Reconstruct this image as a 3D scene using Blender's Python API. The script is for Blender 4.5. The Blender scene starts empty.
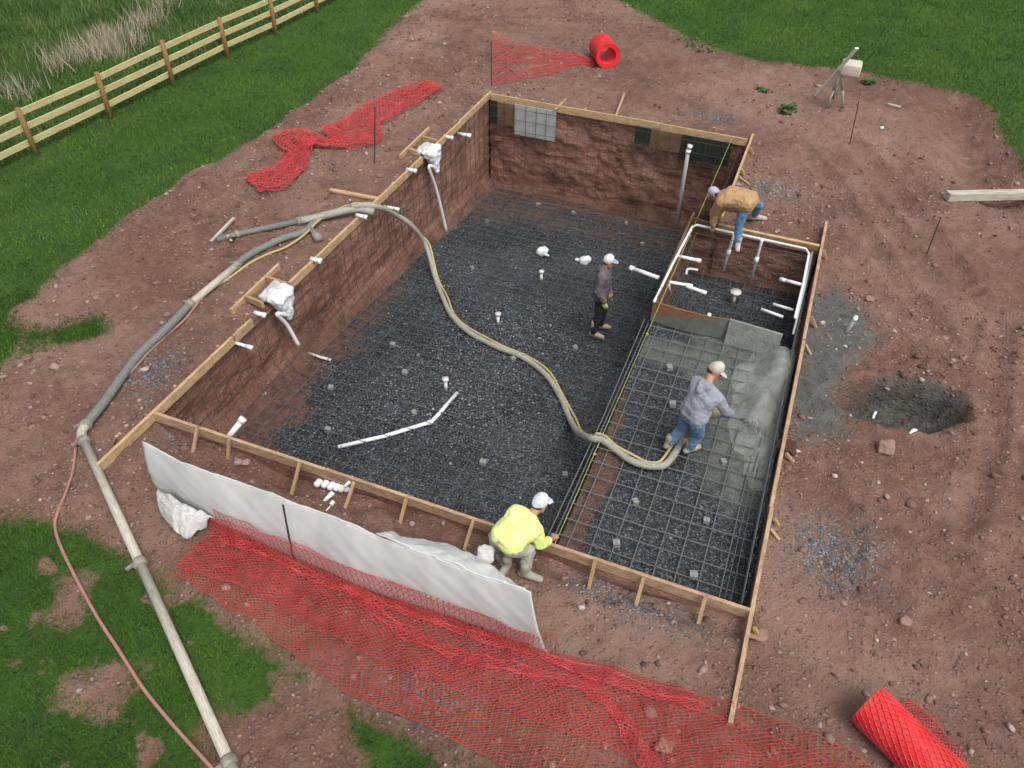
import bpy, bmesh, math, random
import numpy as np
from mathutils import Vector, Matrix
random.seed(7); rng = np.random.default_rng(11)
S = bpy.context.scene; COL = S.collection
rad = math.radians

# ------------------------------------------------------------------ camera
FPX = 788.389; CX, CY = 512.0, 384.0; H = 7.5
RM = np.array([[0.93018633, 0.25933639, -0.25980382],
               [0.36663198, -0.62107718, 0.69270782],
               [0.01828613, -0.73959973, -0.67279852]])     # rows: world axes in camera axes (right, down, forward)
CAM = np.array([7.12313, -5.35061, H])
cd = bpy.data.cameras.new('camera'); cam = bpy.data.objects.new('camera', cd); COL.objects.link(cam)
cd.sensor_width = 36.0; cd.lens = FPX / 1024 * 36.0; cd.clip_start = 0.1; cd.clip_end = 2000
mw = Matrix.Identity(4)
for i in range(3):
    mw[i][0] = RM[i][0]; mw[i][1] = -RM[i][1]; mw[i][2] = -RM[i][2]; mw[i][3] = CAM[i]
cam.matrix_world = mw
S.camera = cam
S.render.resolution_x, S.render.resolution_y = 1024, 768

# ------------------------------------------------------------------ light
SUN_EL, SUN_AZ = 60.0, 125.0        # overcast: big soft sun high on the right
W = bpy.data.worlds.new('World'); S.world = W; W.use_nodes = True
wn = W.node_tree.nodes; wl = W.node_tree.links
bg = wn['Background']; sky = wn.new('ShaderNodeTexSky'); sky.sky_type = 'NISHITA'; sky.sun_disc = False
sky.sun_elevation = rad(SUN_EL); sky.sun_rotation = rad(SUN_AZ); sky.dust_density = 5.0; sky.air_density = 1.0; sky.ozone_density = 1.0
hs = wn.new('ShaderNodeHueSaturation'); hs.inputs['Saturation'].default_value = 0.3
wl.new(sky.outputs[0], hs.inputs['Color']); wl.new(hs.outputs[0], bg.inputs['Color'])
bg.inputs['Strength'].default_value = 0.128
sd = bpy.data.lights.new('sun', 'SUN'); sd.energy = 1.15; sd.angle = rad(38); sd.color = (1.0, 0.96, 0.9)
so = bpy.data.objects.new('sun', sd); COL.objects.link(so)
az = rad(SUN_AZ); el = rad(SUN_EL)
sv = Vector((math.sin(az) * math.cos(el), math.cos(az) * math.cos(el), math.sin(el)))
so.rotation_euler = sv.to_track_quat('Z', 'Y').to_euler(); so.location = (0, 0, 30)
S.view_settings.view_transform = 'Standard'; S.view_settings.look = 'None'
S.view_settings.exposure = 0.50; S.view_settings.gamma = 1.0
try: S.view_settings.use_curve_mapping = False
except Exception: pass

# ------------------------------------------------------------------ maths
def at(px, py, z=0.0):
    d = RM @ np.array([px - CX, py - CY, FPX]); t = (z - H) / d[2]
    return Vector((CAM[0] + d[0] * t, CAM[1] + d[1] * t, z))
def _h(ix, iy, seed):
    n = (ix.astype(np.int64) * 374761393 + iy.astype(np.int64) * 668265263 + seed * 974634777) & 0x7fffffff
    n = ((n ^ (n >> 13)) * 1274126177) & 0x7fffffff
    n = n ^ (n >> 16)
    return (n & 0xffff) / 65535.0
def vnoise(x, y, seed=0):
    x = np.asarray(x, float); y = np.asarray(y, float)
    ix = np.floor(x); iy = np.floor(y); fx = x - ix; fy = y - iy
    fx = fx * fx * fx * (fx * (fx * 6 - 15) + 10); fy = fy * fy * fy * (fy * (fy * 6 - 15) + 10)
    a = _h(ix, iy, seed); b = _h(ix + 1, iy, seed); c = _h(ix, iy + 1, seed); d = _h(ix + 1, iy + 1, seed)
    return (a + (b - a) * fx) + ((c + (d - c) * fx) - (a + (b - a) * fx)) * fy
def fbm(x, y, s, octv=4, seed=0, gain=0.5):
    v = 0; a = 1; t = 0; x = np.asarray(x, float) / s; y = np.asarray(y, float) / s
    for o in range(octv):
        v = v + a * (vnoise(x + 17.3 * o, y - 9.1 * o, seed + o) - 0.5) * 2; t += a; a *= gain; x = x * 2.03; y = y * 2.03
    return v / t
def sstep(a, b, x):
    t = np.clip((np.asarray(x, float) - a) / (b - a), 0, 1); return t * t * (3 - 2 * t)
def sdist(X, Y, poly):
    """signed distance to polygon, positive inside"""
    X = np.asarray(X, float); Y = np.asarray(Y, float)
    d = np.full(X.shape, 1e9); ins = np.zeros(X.shape, bool); n = len(poly)
    for i in range(n):
        x0, y0 = poly[i][0], poly[i][1]; x1, y1 = poly[(i + 1) % n][0], poly[(i + 1) % n][1]
        ex, ey = x1 - x0, y1 - y0; L = ex * ex + ey * ey + 1e-12
        t = np.clip(((X - x0) * ex + (Y - y0) * ey) / L, 0, 1)
        d = np.minimum(d, (X - x0 - t * ex) ** 2 + (Y - y0 - t * ey) ** 2)
        c = ((y0 > Y) != (y1 > Y)) & (X < (x1 - x0) * (Y - y0) / ((y1 - y0) if abs(y1 - y0) > 1e-9 else 1e-9) + x0)
        ins ^= c
    d = np.sqrt(d); return np.where(ins, d, -d)
def pxpoly(pts, z=-0.1): return [tuple(at(a, b, z)[:2]) for a, b in pts]

# plan of the dig
PX1, PY1 = 7.95, 7.80        # main width, depth of the wide part
PX2, PY2 = 6.10, 11.65       # rear part
SHX, SHY, SHZ = 5.65, 5.13, -0.45
SPZ = -1.05
def deep_z(y): return np.interp(y, [0, 3, 6, 11.65], [-1.25, -1.4, -1.74, -2.35])
def inpit(X, Y): return ((X > 0) & (X < PX1) & (Y > 0) & (Y < PY1)) | ((X > 0) & (X < PX2) & (Y > 0) & (Y < PY2))
def pitdist(X, Y):
    return -sdist(X, Y, [(0, 0), (PX1, 0), (PX1, PY1), (PX2, PY1), (PX2, PY2), (0, PY2)])

LAWN_L = pxpoly([(425, 2), (397, 27), (383, 45), (363, 67), (340, 85), (310, 112), (277, 133), (240, 157), (200, 180), (168, 197), (140, 213), (118, 235), (93, 253), (60, 285), (27, 313), (37, 330), (30, 350), (0, 378)]) + [(-40, -1), (-60, 20), (-60, 60), (-5, 60)]
LAWN_B = pxpoly([(-30, 519), (30, 517), (67, 530), (113, 547), (140, 556), (167, 572), (185, 592), (227, 622), (275, 655), (300, 675), (330, 700), (360, 720), (420, 745), (470, 775), (430, 900), (300, 1100)]) + [(-4, -30), (-40, -20), (-40, -2.5)]
LAWN_R = pxpoly([(610, -4), (640, 12), (684, 36), (721, 52), (760, 62), (817, 69), (864, 75), (890, 84), (930, 92), (970, 101), (984, 115), (997, 142), (1017, 172), (1040, 182), (1100, 190)]) + [(40, 14), (70, 40), (60, 80), (0, 80), (-2, 40)]
BARE = [pxpoly(p) for p in ([(285, 690), (330, 690), (325, 715), (295, 712)], [(215, 735), (260, 715), (330, 725), (345, 790), (230, 800)], [(75, 690), (120, 680), (110, 700)], [(75, 585), (90, 580), (70, 610)])]
SPLAT = pxpoly([(800, 292), (835, 285), (868, 310), (880, 340), (850, 365), (838, 395), (858, 415), (835, 435), (795, 440), (785, 420), (792, 350)])
GRAV = [(at(835, 555, -.1), .55, .55), (at(640, 600, -.1), .75, .3), (at(600, 560, -.1), .3, .35), (at(430, 690, -.1), .6, .3), (at(150, 370, -.1), .45, .6), (at(712, 118, -.1), .55, .3), (at(765, 190, -.1), .8, .3), (at(175, 425, -.1), .25, .3), (at(520, 660, -.1), .7, .25)]
HOLE = at(898, 402, -.1)
RUTS = [(tuple(at(845, 130, -.1)[:2]), tuple(at(1010, 330, -.1)[:2]), .17), (tuple(at(800, 140, -.1)[:2]), tuple(at(960, 360, -.1)[:2]), .17), (tuple(at(960, 560, -.1)[:2]), tuple(at(1010, 300, -.1)[:2]), .16), (tuple(at(640, 60, -.1)[:2]), tuple(at(850, 140, -.1)[:2]), .2), (tuple(at(880, 480, -.1)[:2]), tuple(at(1020, 640, -.1)[:2]), .16)]

def grass_field(X, Y):
    g = np.maximum(np.maximum(sdist(X, Y, LAWN_L), sdist(X, Y, LAWN_B)), sdist(X, Y, LAWN_R))
    near = (Y < -1.2) * 1.0
    g = g + (0.10 * fbm(X, Y, .5, 3, 5) + 0.10 * fbm(X, Y, 1.6, 2, 8)) + .13 * near
    thin = fbm(X, Y * 1.5 + X * .8, .62, 4, 38, .6)
    g = np.where(near > .1, np.minimum(g, (.48 - thin) * 1.2 + .25 * fbm(X, Y, .2, 2, 35)), g)
    for b in BARE: g = np.minimum(g, -sdist(X, Y, b) + .12 * fbm(X, Y, .4, 2, 3))
    t = sdist(X, Y, pxpoly([(20, 330), (105, 315), (120, 335), (70, 352), (0, 372)])) 
    g = np.maximum(g, np.minimum(t, .3) + .25 * fbm(X, Y, .6, 3, 77) - .05)
    g = np.maximum(g, np.minimum((np.hypot(X - 4, Y - 8) - 36) * .3, 1))      # grass again farther out
    return g
def ground_z(X, Y, g=None):
    X = np.asarray(X, float); Y = np.asarray(Y, float)
    if g is None: g = grass_field(X, Y)
    d = pitdist(X, Y); gw = sstep(-.15, .25, g)
    far = sstep(60, 20, np.hypot(X - 4, Y - 5))
    h = -0.10 + far * .10 * fbm(X, Y, 5.0, 2, 1)
    near = sstep(.1, .9, d)
    spl = np.exp(-((X + 3.0) / 1.5) ** 2) * sstep(1, 4, Y) * sstep(20, 14, Y)
    rough = (1 + .9 * spl) * .075 * fbm(X, Y, .9, 4, 2, .6) + .040 * np.abs(fbm(X, Y, .24, 3, 4)) + .026 * fbm(X, Y, .13, 2, 6) + .03 * sstep(.15, .5, fbm(X, Y, .6, 3, 15)) * fbm(X, Y, .10, 1, 16)
    h = h + (1 - gw) * rough * (0.35 + .65 * near)
    # the spoil beside the left lawn lies a little high, the lawn edge drops off
    h = h + (1 - gw) * (.24 * np.exp(-((X + 3.3) / 1.3) ** 2) * sstep(1, 4, Y) * sstep(20, 14, Y) + spl * (.07 * np.abs(fbm(X, Y, .5, 3, 17)) + .03 * fbm(X, Y, .12, 2, 18)))
    h = h + gw * .09 * sstep(6, 9, X + 0 * Y)
    r = sdist(X, Y, LAWN_R); h = h - .36 * np.exp(-((r + .85) / .7) ** 2) * sstep(9.5, 11, X)
    # wheel ruts left by the digger
    for (x0, y0), (x1, y1), w_ in RUTS:
        ddx, ddy = x1 - x0, y1 - y0; L_ = math.hypot(ddx, ddy); s_ = ((X - x0) * ddx + (Y - y0) * ddy) / L_; q_ = ((X - x0) * ddy - (Y - y0) * ddx) / L_ + .18 * fbm(X, Y, 2.0, 2, 19) + .04 * np.sin(s_ * 1.3)
        on = sstep(0, .8, s_) * sstep(L_, L_ - .8, s_) * (1 - gw)
        h = h + on * (-.07 * np.exp(-(q_ / w_) ** 2) + .04 * np.exp(-((np.abs(q_) - 1.7 * w_) / (.5 * w_)) ** 2) + .014 * np.exp(-(q_ / w_) ** 2) * np.sin(s_ * 2 * math.pi / .16))
    # excavator track marks
    tr = np.exp(-((X - 3.2) / 3.2) ** 2 - ((Y - 16.5) / 3.0) ** 2) + .8 * np.exp(-((X - 8.5) / 1.6) ** 2 - ((Y - 11.5) / 2.6) ** 2)
    h = h + (1 - gw) * tr * .022 * np.sin((X * .55 + Y * .9) * 2 * math.pi / .27 + 2.5 * fbm(X, Y, 1.1, 2, 9)) * sstep(-.25, .15, fbm(X, Y, 1.0, 2, 12))
    # washed-out hole
    ex = (X - HOLE.x) * .92 + (Y - HOLE.y) * .25; ey = (Y - HOLE.y) - (X - HOLE.x) * .25
    q = np.hypot(ex / .92, ey / .60) + .16 * fbm(X, Y, .5, 3, 21)
    h = h - .52 * sstep(1.0, .70, q) * (1 + .25 * fbm(X, Y, .25, 3, 23)) + .06 * np.exp(-((q - 1.12) / .14) ** 2)
    # cut below the front board
    tnch = sstep(.50, .16, -Y + .12 * fbm(X, Y, .4, 2, 44)) * sstep(-.1, .2, X) * sstep(8.1, 7.9, X) * (Y < .02)
    h = h - tnch * (.13 + .16 * fbm(X, Y, 1.1, 2, 41) + .20 * np.exp(-((X - 6.8) / 1.0) ** 2) + .10 * np.exp(-((X - 2.0) / .8) ** 2))
    h = h + .20 * np.exp(-((X - 6.8) / .45) ** 2 - ((Y - 8.30) / .32) ** 2)
    return h
_TX = np.arange(-14, 18.01, .06); _TY = np.arange(-7, 24.01, .06)
_GXT, _GYT = np.meshgrid(_TX, _TY, indexing='ij'); _TZ = ground_z(_GXT, _GYT).tolist(); _NX, _NY = len(_TX) - 1, len(_TY) - 1
def gz(x, y):
    fx, fy = (x + 14) / .06, (y + 7) / .06
    if not (0 <= fx < _NX and 0 <= fy < _NY): return float(ground_z(np.array([x]), np.array([y]))[0])
    i, j = int(fx), int(fy); fx -= i; fy -= j; r0, r1 = _TZ[i], _TZ[i + 1]
    return (r0[j] * (1 - fy) + r0[j + 1] * fy) * (1 - fx) + (r1[j] * (1 - fy) + r1[j + 1] * fy) * fx
def gp(px, py, dz=0.0):
    z = -.1
    for _ in range(4):
        p = at(px, py, z + dz); z = gz(p.x, p.y)
    return at(px, py, z + dz)
def shelf_h(X, Y): return SHZ + .012 * fbm(X, Y, .3, 2, 61)
HEAPC = [(7.72, 4.55, .32, .75, .34), (7.60, 3.7, .30, .75, .27), (7.80, 2.8, .25, .6, .15), (7.45, 4.3, .35, .5, .12)]
def heap_h(X, Y):
    h = 0
    for cx, cy, sx, sy, a in HEAPC: h = np.maximum(h, a * np.exp(-((X - cx) / sx) ** 2 - ((Y - cy) / sy) ** 2))
    return h
def floor_z(x, y):
    if x < SHX or (y > PY1): return float(deep_z(y))
    if y > SHY: return SPZ
    return SHZ
def fp(px, py, dz=0.0):
    """a point on the floor of the dig seen at that pixel"""
    z = -.4
    d = RM @ np.array([px - CX, py - CY, FPX]); t = 0.0
    while t < 40:
        t += .01
        p = CAM + d / np.linalg.norm(d) * t
        if p[2] < floor_z(p[0], p[1]) + dz: break
    return Vector(p)

# ------------------------------------------------------------------ object helpers
WORLD_OFF = {}
def meta(o, label=None, cat=None, group=None, kind=None):
    if label: o['label'] = label
    if cat: o['category'] = cat
    if group: o['group'] = group
    if kind: o['kind'] = kind
    return o
def empty(name, loc, label, cat, group=None):
    o = bpy.data.objects.new(name, None); COL.objects.link(o); o.location = loc; o.empty_display_size = .2
    WORLD_OFF[o.name] = Vector(loc); return meta(o, label, cat, group)
def link_mesh(name, me, mat, parent=None, origin=None):
    """me has world coordinates; shift to the parent's (or own) origin"""
    o = bpy.data.objects.new(name, me); COL.objects.link(o)
    if mat is not None:
        me.materials.clear()
        for m in (mat if isinstance(mat, (list, tuple)) else [mat]): me.materials.append(m)
    if parent is not None:
        off = WORLD_OFF[parent.name]; o.parent = parent
    else:
        if origin is None:
            co = np.empty(len(me.vertices) * 3); me.vertices.foreach_get('co', co); co = co.reshape(-1, 3)
            mn, mx = co.min(0), co.max(0); origin = ((mn[0] + mx[0]) / 2, (mn[1] + mx[1]) / 2, mn[2])
        off = Vector(origin); o.location = off
    me.transform(Matrix.Translation(-off)); WORLD_OFF[o.name] = off
    return o
def np_mesh(name, V, F, smooth=False, attrs=None):
    """V (n,3), F (m,k) constant k"""
    V = np.asarray(V, np.float32); F = np.asarray(F, np.int32); me = bpy.data.meshes.new(name)
    me.vertices.add(len(V)); me.vertices.foreach_set('co', V.ravel())
    k = F.shape[1]; me.loops.add(F.size); me.loops.foreach_set('vertex_index', F.ravel())
    me.polygons.add(len(F)); me.polygons.foreach_set('loop_start', np.arange(0, F.size, k, dtype=np.int32))
    if smooth: me.polygons.foreach_set('use_smooth', np.ones(len(F), bool))
    me.update(calc_edges=True)
    for nm, a in (attrs or {}).items():
        at_ = me.attributes.new(nm, 'FLOAT', 'POINT'); at_.data.foreach_set('value', np.asarray(a, np.float32))
    return me
class MB:
    def __init__(s): s.v = []; s.f = []; s.uv = []
    def add(s, vs, fs, uvs=None):
        b = len(s.v); s.v += [tuple(p) for p in vs]; s.f += [tuple(b + i for i in f) for f in fs]
        s.uv += uvs if uvs else [(p[0], p[1], p[2]) for p in vs]; return s
    def frame_box(s, o, ax, ay, az):
        """box from centre o with half-axes; uv runs along ax"""
        o, ax, ay, az = map(Vector, (o, ax, ay, az)); L = ax.length; r0 = random.random() * 50
        for n, u, w in ((ax, ay, az), (-ax, az, ay), (ay, az, ax), (-ay, ax, az), (az, ax, ay), (-az, ay, ax)):
            c = [n - u - w, n + u - w, n + u + w, n - u + w]
            vs = [o + p for p in c]
            uv = [(p.dot(ax) / max(L, 1e-6) + r0, p.dot(ay) / max(ay.length, 1e-6) + r0, p.dot(az) / max(az.length, 1e-6)) for p in c]
            s.add(vs, [(0, 1, 2, 3)], uv)
        return s
    def beam(s, p0, p1, w, h, up=(0, 0, 1)):
        p0, p1, up = Vector(p0), Vector(p1), Vector(up); d = p1 - p0; dn = d.normalized()
        side = dn.cross(up)
        if side.length < 1e-4: side = dn.cross(Vector((1, 0, 0)))
        side.normalize(); u = side.cross(dn).normalized()
        return s.frame_box((p0 + p1) / 2, d / 2, side * w / 2, u * h / 2)
    def tube(s, pts, r, seg=8, cap=True):
        pts = [Vector(p) for p in pts]; n = len(pts); rs = r if isinstance(r, (list, tuple)) else [r] * n
        rings = []; L = 0; prev = None; vs = []; uv = []; fs = []; r0 = random.random() * 30
        for i, p in enumerate(pts):
            t = (pts[min(i + 1, n - 1)] - pts[max(i - 1, 0)]).normalized()
            if prev is None:
                a = Vector((0, 0, 1)) if abs(t.z) < .9 else Vector((1, 0, 0)); u = t.cross(a).normalized()
            else:
                u = (prev - t * prev.dot(t)); u = u.normalized() if u.length > 1e-5 else t.orthogonal().normalized()
            prev = u; w = t.cross(u)
            if i: L += (p - pts[i - 1]).length
            for k in range(seg):
                a = 2 * math.pi * k / seg; vs.append(p + (u * math.cos(a) + w * math.sin(a)) * rs[i]); uv.append((L + r0, math.cos(a), math.sin(a)))
        for i in range(n - 1):
            for k in range(seg):
                a, b = i * seg + k, i * seg + (k + 1) % seg; fs.append((a, b, b + seg, a + seg))
        if cap: fs.append(tuple(range(seg - 1, -1, -1))); fs.append(tuple(range((n - 1) * seg, n * seg)))
        return s.add(vs, fs, uv)
    def hull(s, balls, sub=2):
        """convex hull over spheres (point, radius or (rx,ry,rz))"""
        bm = bmesh.new(); t = ICO[sub]
        for p, r in balls:
            rr = r if isinstance(r, (tuple, list)) else (r, r, r)
            for q in t: bm.verts.new((p[0] + q[0] * rr[0], p[1] + q[1] * rr[1], p[2] + q[2] * rr[2]))
        res = bmesh.ops.convex_hull(bm, input=bm.verts[:])
        bmesh.ops.delete(bm, geom=[v for v in bm.verts if not v.link_faces], context='VERTS')
        bm.verts.index_update(); s.add([v.co.copy() for v in bm.verts], [[v.index for v in f.verts] for f in bm.faces]); bm.free(); return s
    def mesh(s, name='m', smooth=False):
        me = bpy.data.meshes.new(name); me.from_pydata([tuple(p) for p in s.v], [], s.f); me.update()
        a = me.attributes.new('guv', 'FLOAT_VECTOR', 'POINT'); a.data.foreach_set('vector', np.array(s.uv, np.float32).ravel())
        if smooth: me.polygons.foreach_set('use_smooth', np.ones(len(me.polygons), bool))
        return me
    def build(s, name, mat, parent=None, smooth=False, origin=None):
        return link_mesh(name, s.mesh(name, smooth), mat, parent, origin)
    def remeshed(s, name, mat, parent=None, voxel=.01, smooth=6, wrinkle=0, wsize=.12, origin=None):
        me = s.mesh(name); o = bpy.data.objects.new('tmp', me); COL.objects.link(o)
        m = o.modifiers.new('r', 'REMESH'); m.mode = 'VOXEL'; m.voxel_size = voxel; m.use_smooth_shade = True
        if smooth: q = o.modifiers.new('s', 'SMOOTH'); q.factor = .5; q.iterations = smooth
        if wrinkle:
            tx = bpy.data.textures.new('wr', 'CLOUDS'); tx.noise_scale = wsize; tx.noise_depth = 2
            dm = o.modifiers.new('d', 'DISPLACE'); dm.texture = tx; dm.strength = wrinkle; dm.mid_level = .5; dm.texture_coords = 'GLOBAL'
        dg = bpy.context.evaluated_depsgraph_get(); ev = o.evaluated_get(dg); nm = bpy.data.meshes.new_from_object(ev)
        bpy.data.objects.remove(o); bpy.data.meshes.remove(me)
        nm.polygons.foreach_set('use_smooth', np.ones(len(nm.polygons), bool)); nm.name = name
        return link_mesh(name, nm, mat, parent, origin)
ICO = {}
for sb in (1, 2, 3):
    b_ = bmesh.new(); bmesh.ops.create_icosphere(b_, subdivisions=sb, radius=1); ICO[sb] = [v.co.copy() for v in b_.verts]; b_.free()
def spline(pts, n=8):
    """Catmull-Rom"""
    P = [Vector(p) for p in pts]; P = [P[0] * 2 - P[1]] + P + [P[-1] * 2 - P[-2]]; out = []
    for i in range(1, len(P) - 2):
        for k in range(n):
            t = k / n; a, b, c, d = P[i - 1], P[i], P[i + 1], P[i + 2]
            out.append(.5 * ((2 * b) + (c - a) * t + (2 * a - 5 * b + 4 * c - d) * t * t + (3 * b - a - 3 * c + d) * t ** 3))
    out.append(P[-2]); return out
def copy_tree(o, parent=None):
    c = o.copy(); COL.objects.link(c); c.parent = parent
    for ch in list(o.children): copy_tree(ch, c)
    return c

# ------------------------------------------------------------------ materials
def srgb(r, g, b): return tuple((v / 255 / 12.92 if v / 255 <= .04045 else ((v / 255 + .055) / 1.055) ** 2.4) for v in (r, g, b))
class NT:
    def __init__(s, name):
        s.m = bpy.data.materials.new(name); s.m.use_nodes = True; s.t = s.m.node_tree; s.n = s.t.nodes; s.l = s.t.links; s.b = s.n['Principled BSDF']
    def node(s, ty, **kw):
        n = s.n.new(ty)
        for k, v in kw.items():
            if k.startswith('_'): setattr(n, k[1:], v)
            else: n.inputs[k.replace('__', ' ')].default_value = v
        return n
    def link(s, a, b): s.l.new(a, b)
    def coord(s, kind='Object', scale=(1, 1, 1)):
        if kind == 'guv': c = s.node('ShaderNodeAttribute', _attribute_name='guv').outputs['Vector']
        else: c = s.node('ShaderNodeTexCoord').outputs[kind]
        mp = s.node('ShaderNodeMapping'); mp.inputs['Scale'].default_value = scale; s.link(c, mp.inputs['Vector']); return mp.outputs['Vector']
    def noise(s, vec, scale, detail=5, rough=.55, dist=0):
        n = s.node('ShaderNodeTexNoise', Scale=scale, Detail=detail, Roughness=rough, Distortion=dist); s.link(vec, n.inputs['Vector']); return n.outputs['Fac']
    def ramp(s, fac, stops, interp='LINEAR'):
        r = s.node('ShaderNodeValToRGB'); r.color_ramp.interpolation = interp; e = r.color_ramp.elements
        while len(e) < len(stops): e.new(.5)
        for el_, (p, c) in zip(e, stops):
            el_.position = p; el_.color = (*c, 1) if isinstance(c, (tuple, list)) else (c, c, c, 1)
        s.link(fac, r.inputs['Fac']); return r.outputs['Color']
    def mix(s, fac, a, b, mode='MIX'):
        m = s.node('ShaderNodeMix', _data_type='RGBA', _blend_type=mode)
        for i, v in ((0, fac), (6, a), (7, b)):
            if hasattr(v, 'is_linked'): s.link(v, m.inputs[i])
            else: m.inputs[i].default_value = v if i == 0 else ((*v, 1) if len(v) == 3 else v)
        return m.outputs[2]
    def math(s, op, a, b=0.0, c=None):
        m = s.node('ShaderNodeMath', _operation=op)
        for i, v in enumerate((a, b, c)):
            if v is None: continue
            if hasattr(v, 'is_linked'): s.link(v, m.inputs[i])
            else: m.inputs[i].default_value = v
        return m.outputs[0]
    def attr(s, name): return s.node('ShaderNodeAttribute', _attribute_name=name).outputs['Fac']
    def bump(s, h, strength=.5, dist=.02, nrm=None):
        b = s.node('ShaderNodeBump', Strength=strength, Distance=dist); s.link(h, b.inputs['Height'])
        if nrm is not None: s.link(nrm, b.inputs['Normal'])
        return b.outputs['Normal']
    def done(s, col=None, rough=None, nrm=None, spec=.3):
        for k, v in (('Base Color', col), ('Roughness', rough), ('Normal', nrm)):
            if v is None: continue
            if hasattr(v, 'is_linked'): s.link(v, s.b.inputs[k])
            else: s.b.inputs[k].default_value = (*v, 1) if isinstance(v, tuple) else v
        s.b.inputs['Specular IOR Level'].default_value = spec; return s.m
def simple(name, c1, c2, scale=8, rough=.8, bump=.15, coord='Object', stretch=(1, 1, 1), spec=.3, c3=None, bscale=None, bd=.01):
    t = NT(name); v = t.coord(coord, stretch); n = t.noise(v, scale, 6, .6)
    st = [(.32, c1), (.66, c2)] if c3 is None else [(.28, c1), (.52, c2), (.74, c3)]
    return t.done(t.ramp(n, st), rough, t.bump(t.noise(v, bscale or scale * 3, 4), bump, bd), spec)

def dirt_nodes(t, v, dark=1.0):
    k = lambda c: tuple(x * dark for x in c)
    n1 = t.noise(v, .55, 9, .62, .6); n2 = t.noise(v, 5, 8, .68); n3 = t.noise(v, 28, 4, .7)
    n0 = t.noise(v, .22, 7, .6, 1.0)
    a = t.ramp(n1, [(.28, k((.085, .040, .029))), (.45, k((.150, .080, .060))), (.58, k((.215, .122, .094))), (.72, k((.31, .20, .160)))])
    b = t.ramp(n2, [(.25, k((.065, .032, .024))), (.5, k((.165, .086, .064))), (.75, k((.31, .198, .156)))])
    c = t.mix(.55, a, b); c = t.mix(t.ramp(n0, [(.46, 0.0), (.66, .62)]), c, k((.35, .235, .190))); c = t.mix(t.ramp(n0, [(.30, .5), (.44, 0.0)]), c, k((.105, .056, .042))); n4 = t.noise(v, 1.7, 8, .7, .4); c = t.mix(t.ramp(n4, [(.52, 0.0), (.68, .5)]), c, k((.34, .225, .18))); c = t.mix(t.ramp(n4, [(.30, .55), (.46, 0.0)]), c, k((.085, .042, .031)))
    c = t.mix(t.ramp(n3, [(.35, 0.0), (.75, .5)]), c, k((.25, .160, .130)))
    c = t.mix(t.ramp(n3, [(.22, .55), (.42, 0.0)]), c, k((.05, .026, .02)))
    vo = t.node('ShaderNodeTexVoronoi', Scale=16.0, Randomness=1.0); t.link(v, vo.inputs['Vector'])
    sc = t.node('ShaderNodeSeparateColor'); t.link(vo.outputs['Color'], sc.inputs[0])
    vs = t.math('MULTIPLY', t.ramp(vo.outputs['Distance'], [(.22, 1.0), (.42, 0.0)]), t.ramp(sc.outputs[1], [(.62, 0.0), (.72, .8)]))
    c = t.mix(vs, c, k((.29, .205, .175)))
    hgt = t.math('ADD', t.math('MULTIPLY', n2, .6), t.math('MULTIPLY', n3, .45)); hgt = t.math('ADD', hgt, t.math('MULTIPLY', vs, .35)); hgt = t.math('ADD', hgt, t.math('MULTIPLY', n4, .5)); c = t.mix(1.0, c, (1.02, .98, .945), 'MULTIPLY')
    return c, hgt
def m_ground():
    t = NT('earth_ground'); v = t.coord(); c, hgt = dirt_nodes(t, v)
    # grey stone dust patches
    vo = t.node('ShaderNodeTexVoronoi', Scale=34.0); t.link(v, vo.inputs['Vector'])
    sg = t.node('ShaderNodeSeparateColor'); t.link(vo.outputs['Color'], sg.inputs[0]); sp = t.ramp(sg.outputs[0], [(.30, (.06, .065, .075)), (.7, (.16, .17, .19)), (.95, (.34, .36, .39))])
    gf = t.math('MULTIPLY', t.attr('gravel'), t.ramp(t.noise(v, 9, 5, .7), [(.44, 0.0), (.58, 1.0)]))
    c = t.mix(gf, c, sp)
    cf = t.math('ADD', t.attr('cement'), t.math('MULTIPLY', t.math('SUBTRACT', t.noise(v, 3.0, 7, .65), .5), 1.3))
    cf = t.ramp(cf, [(.28, 0.0), (.85, .92)])
    cc = t.ramp(t.noise(v, 6, 6, .6), [(.3, (.075, .082, .075)), (.7, (.155, .165, .152))])
    c = t.mix(cf, c, cc)
    c = t.mix(t.attr('wet'), c, t.ramp(t.noise(v, 7, 5), [(.35, (.06, .06, .054)), (.7, (.14, .138, .122))]))
    g = t.math('ADD', t.math('MULTIPLY', t.attr('grass'), 2.5), t.math('MULTIPLY', t.math('SUBTRACT', t.noise(v, 7, 5, .7), .5), 1.2))
    gm = t.ramp(g, [(.30, 0.0), (.55, 1.0)])
    gc = t.ramp(t.noise(v, 1.2, 8, .7), [(.3, (.030, .068, .012)), (.55, (.048, .105, .016)), (.75, (.080, .14, .026))])
    gc = t.mix(t.ramp(t.noise(v, 34, 3, .7), [(.5, 0.0), (.72, .6)]), gc, (.016, .026, .009))
    c = t.mix(gm, c, gc)
    wet = t.math('SUBTRACT', .92, t.math('MULTIPLY', t.attr('wet'), .62))
    return t.done(c, wet, t.bump(hgt, 1.0, .10), .25)
def m_wall():
    t = NT('cut_earth'); v = t.coord(); c, hgt = dirt_nodes(t, v, 1.0)
    strat = t.noise(t.coord('Object', (.35, .35, 2.6)), 2.2, 7, .65, .8)
    c = t.mix(t.ramp(strat, [(.38, .55), (.5, 0.0)]), c, (.045, .022, .017))
    c = t.mix(t.ramp(strat, [(.56, 0.0), (.72, .6)]), c, (.21, .135, .11))
    wall_dark = t.attr('wall_dark'); c = t.mix(wall_dark, c, (.050, .030, .023))
    return t.done(t.mix(1.0, c, (1.32, 1.24, 1.20), 'MULTIPLY'), .93, t.bump(hgt, 1.0, .06), .2)
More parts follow.
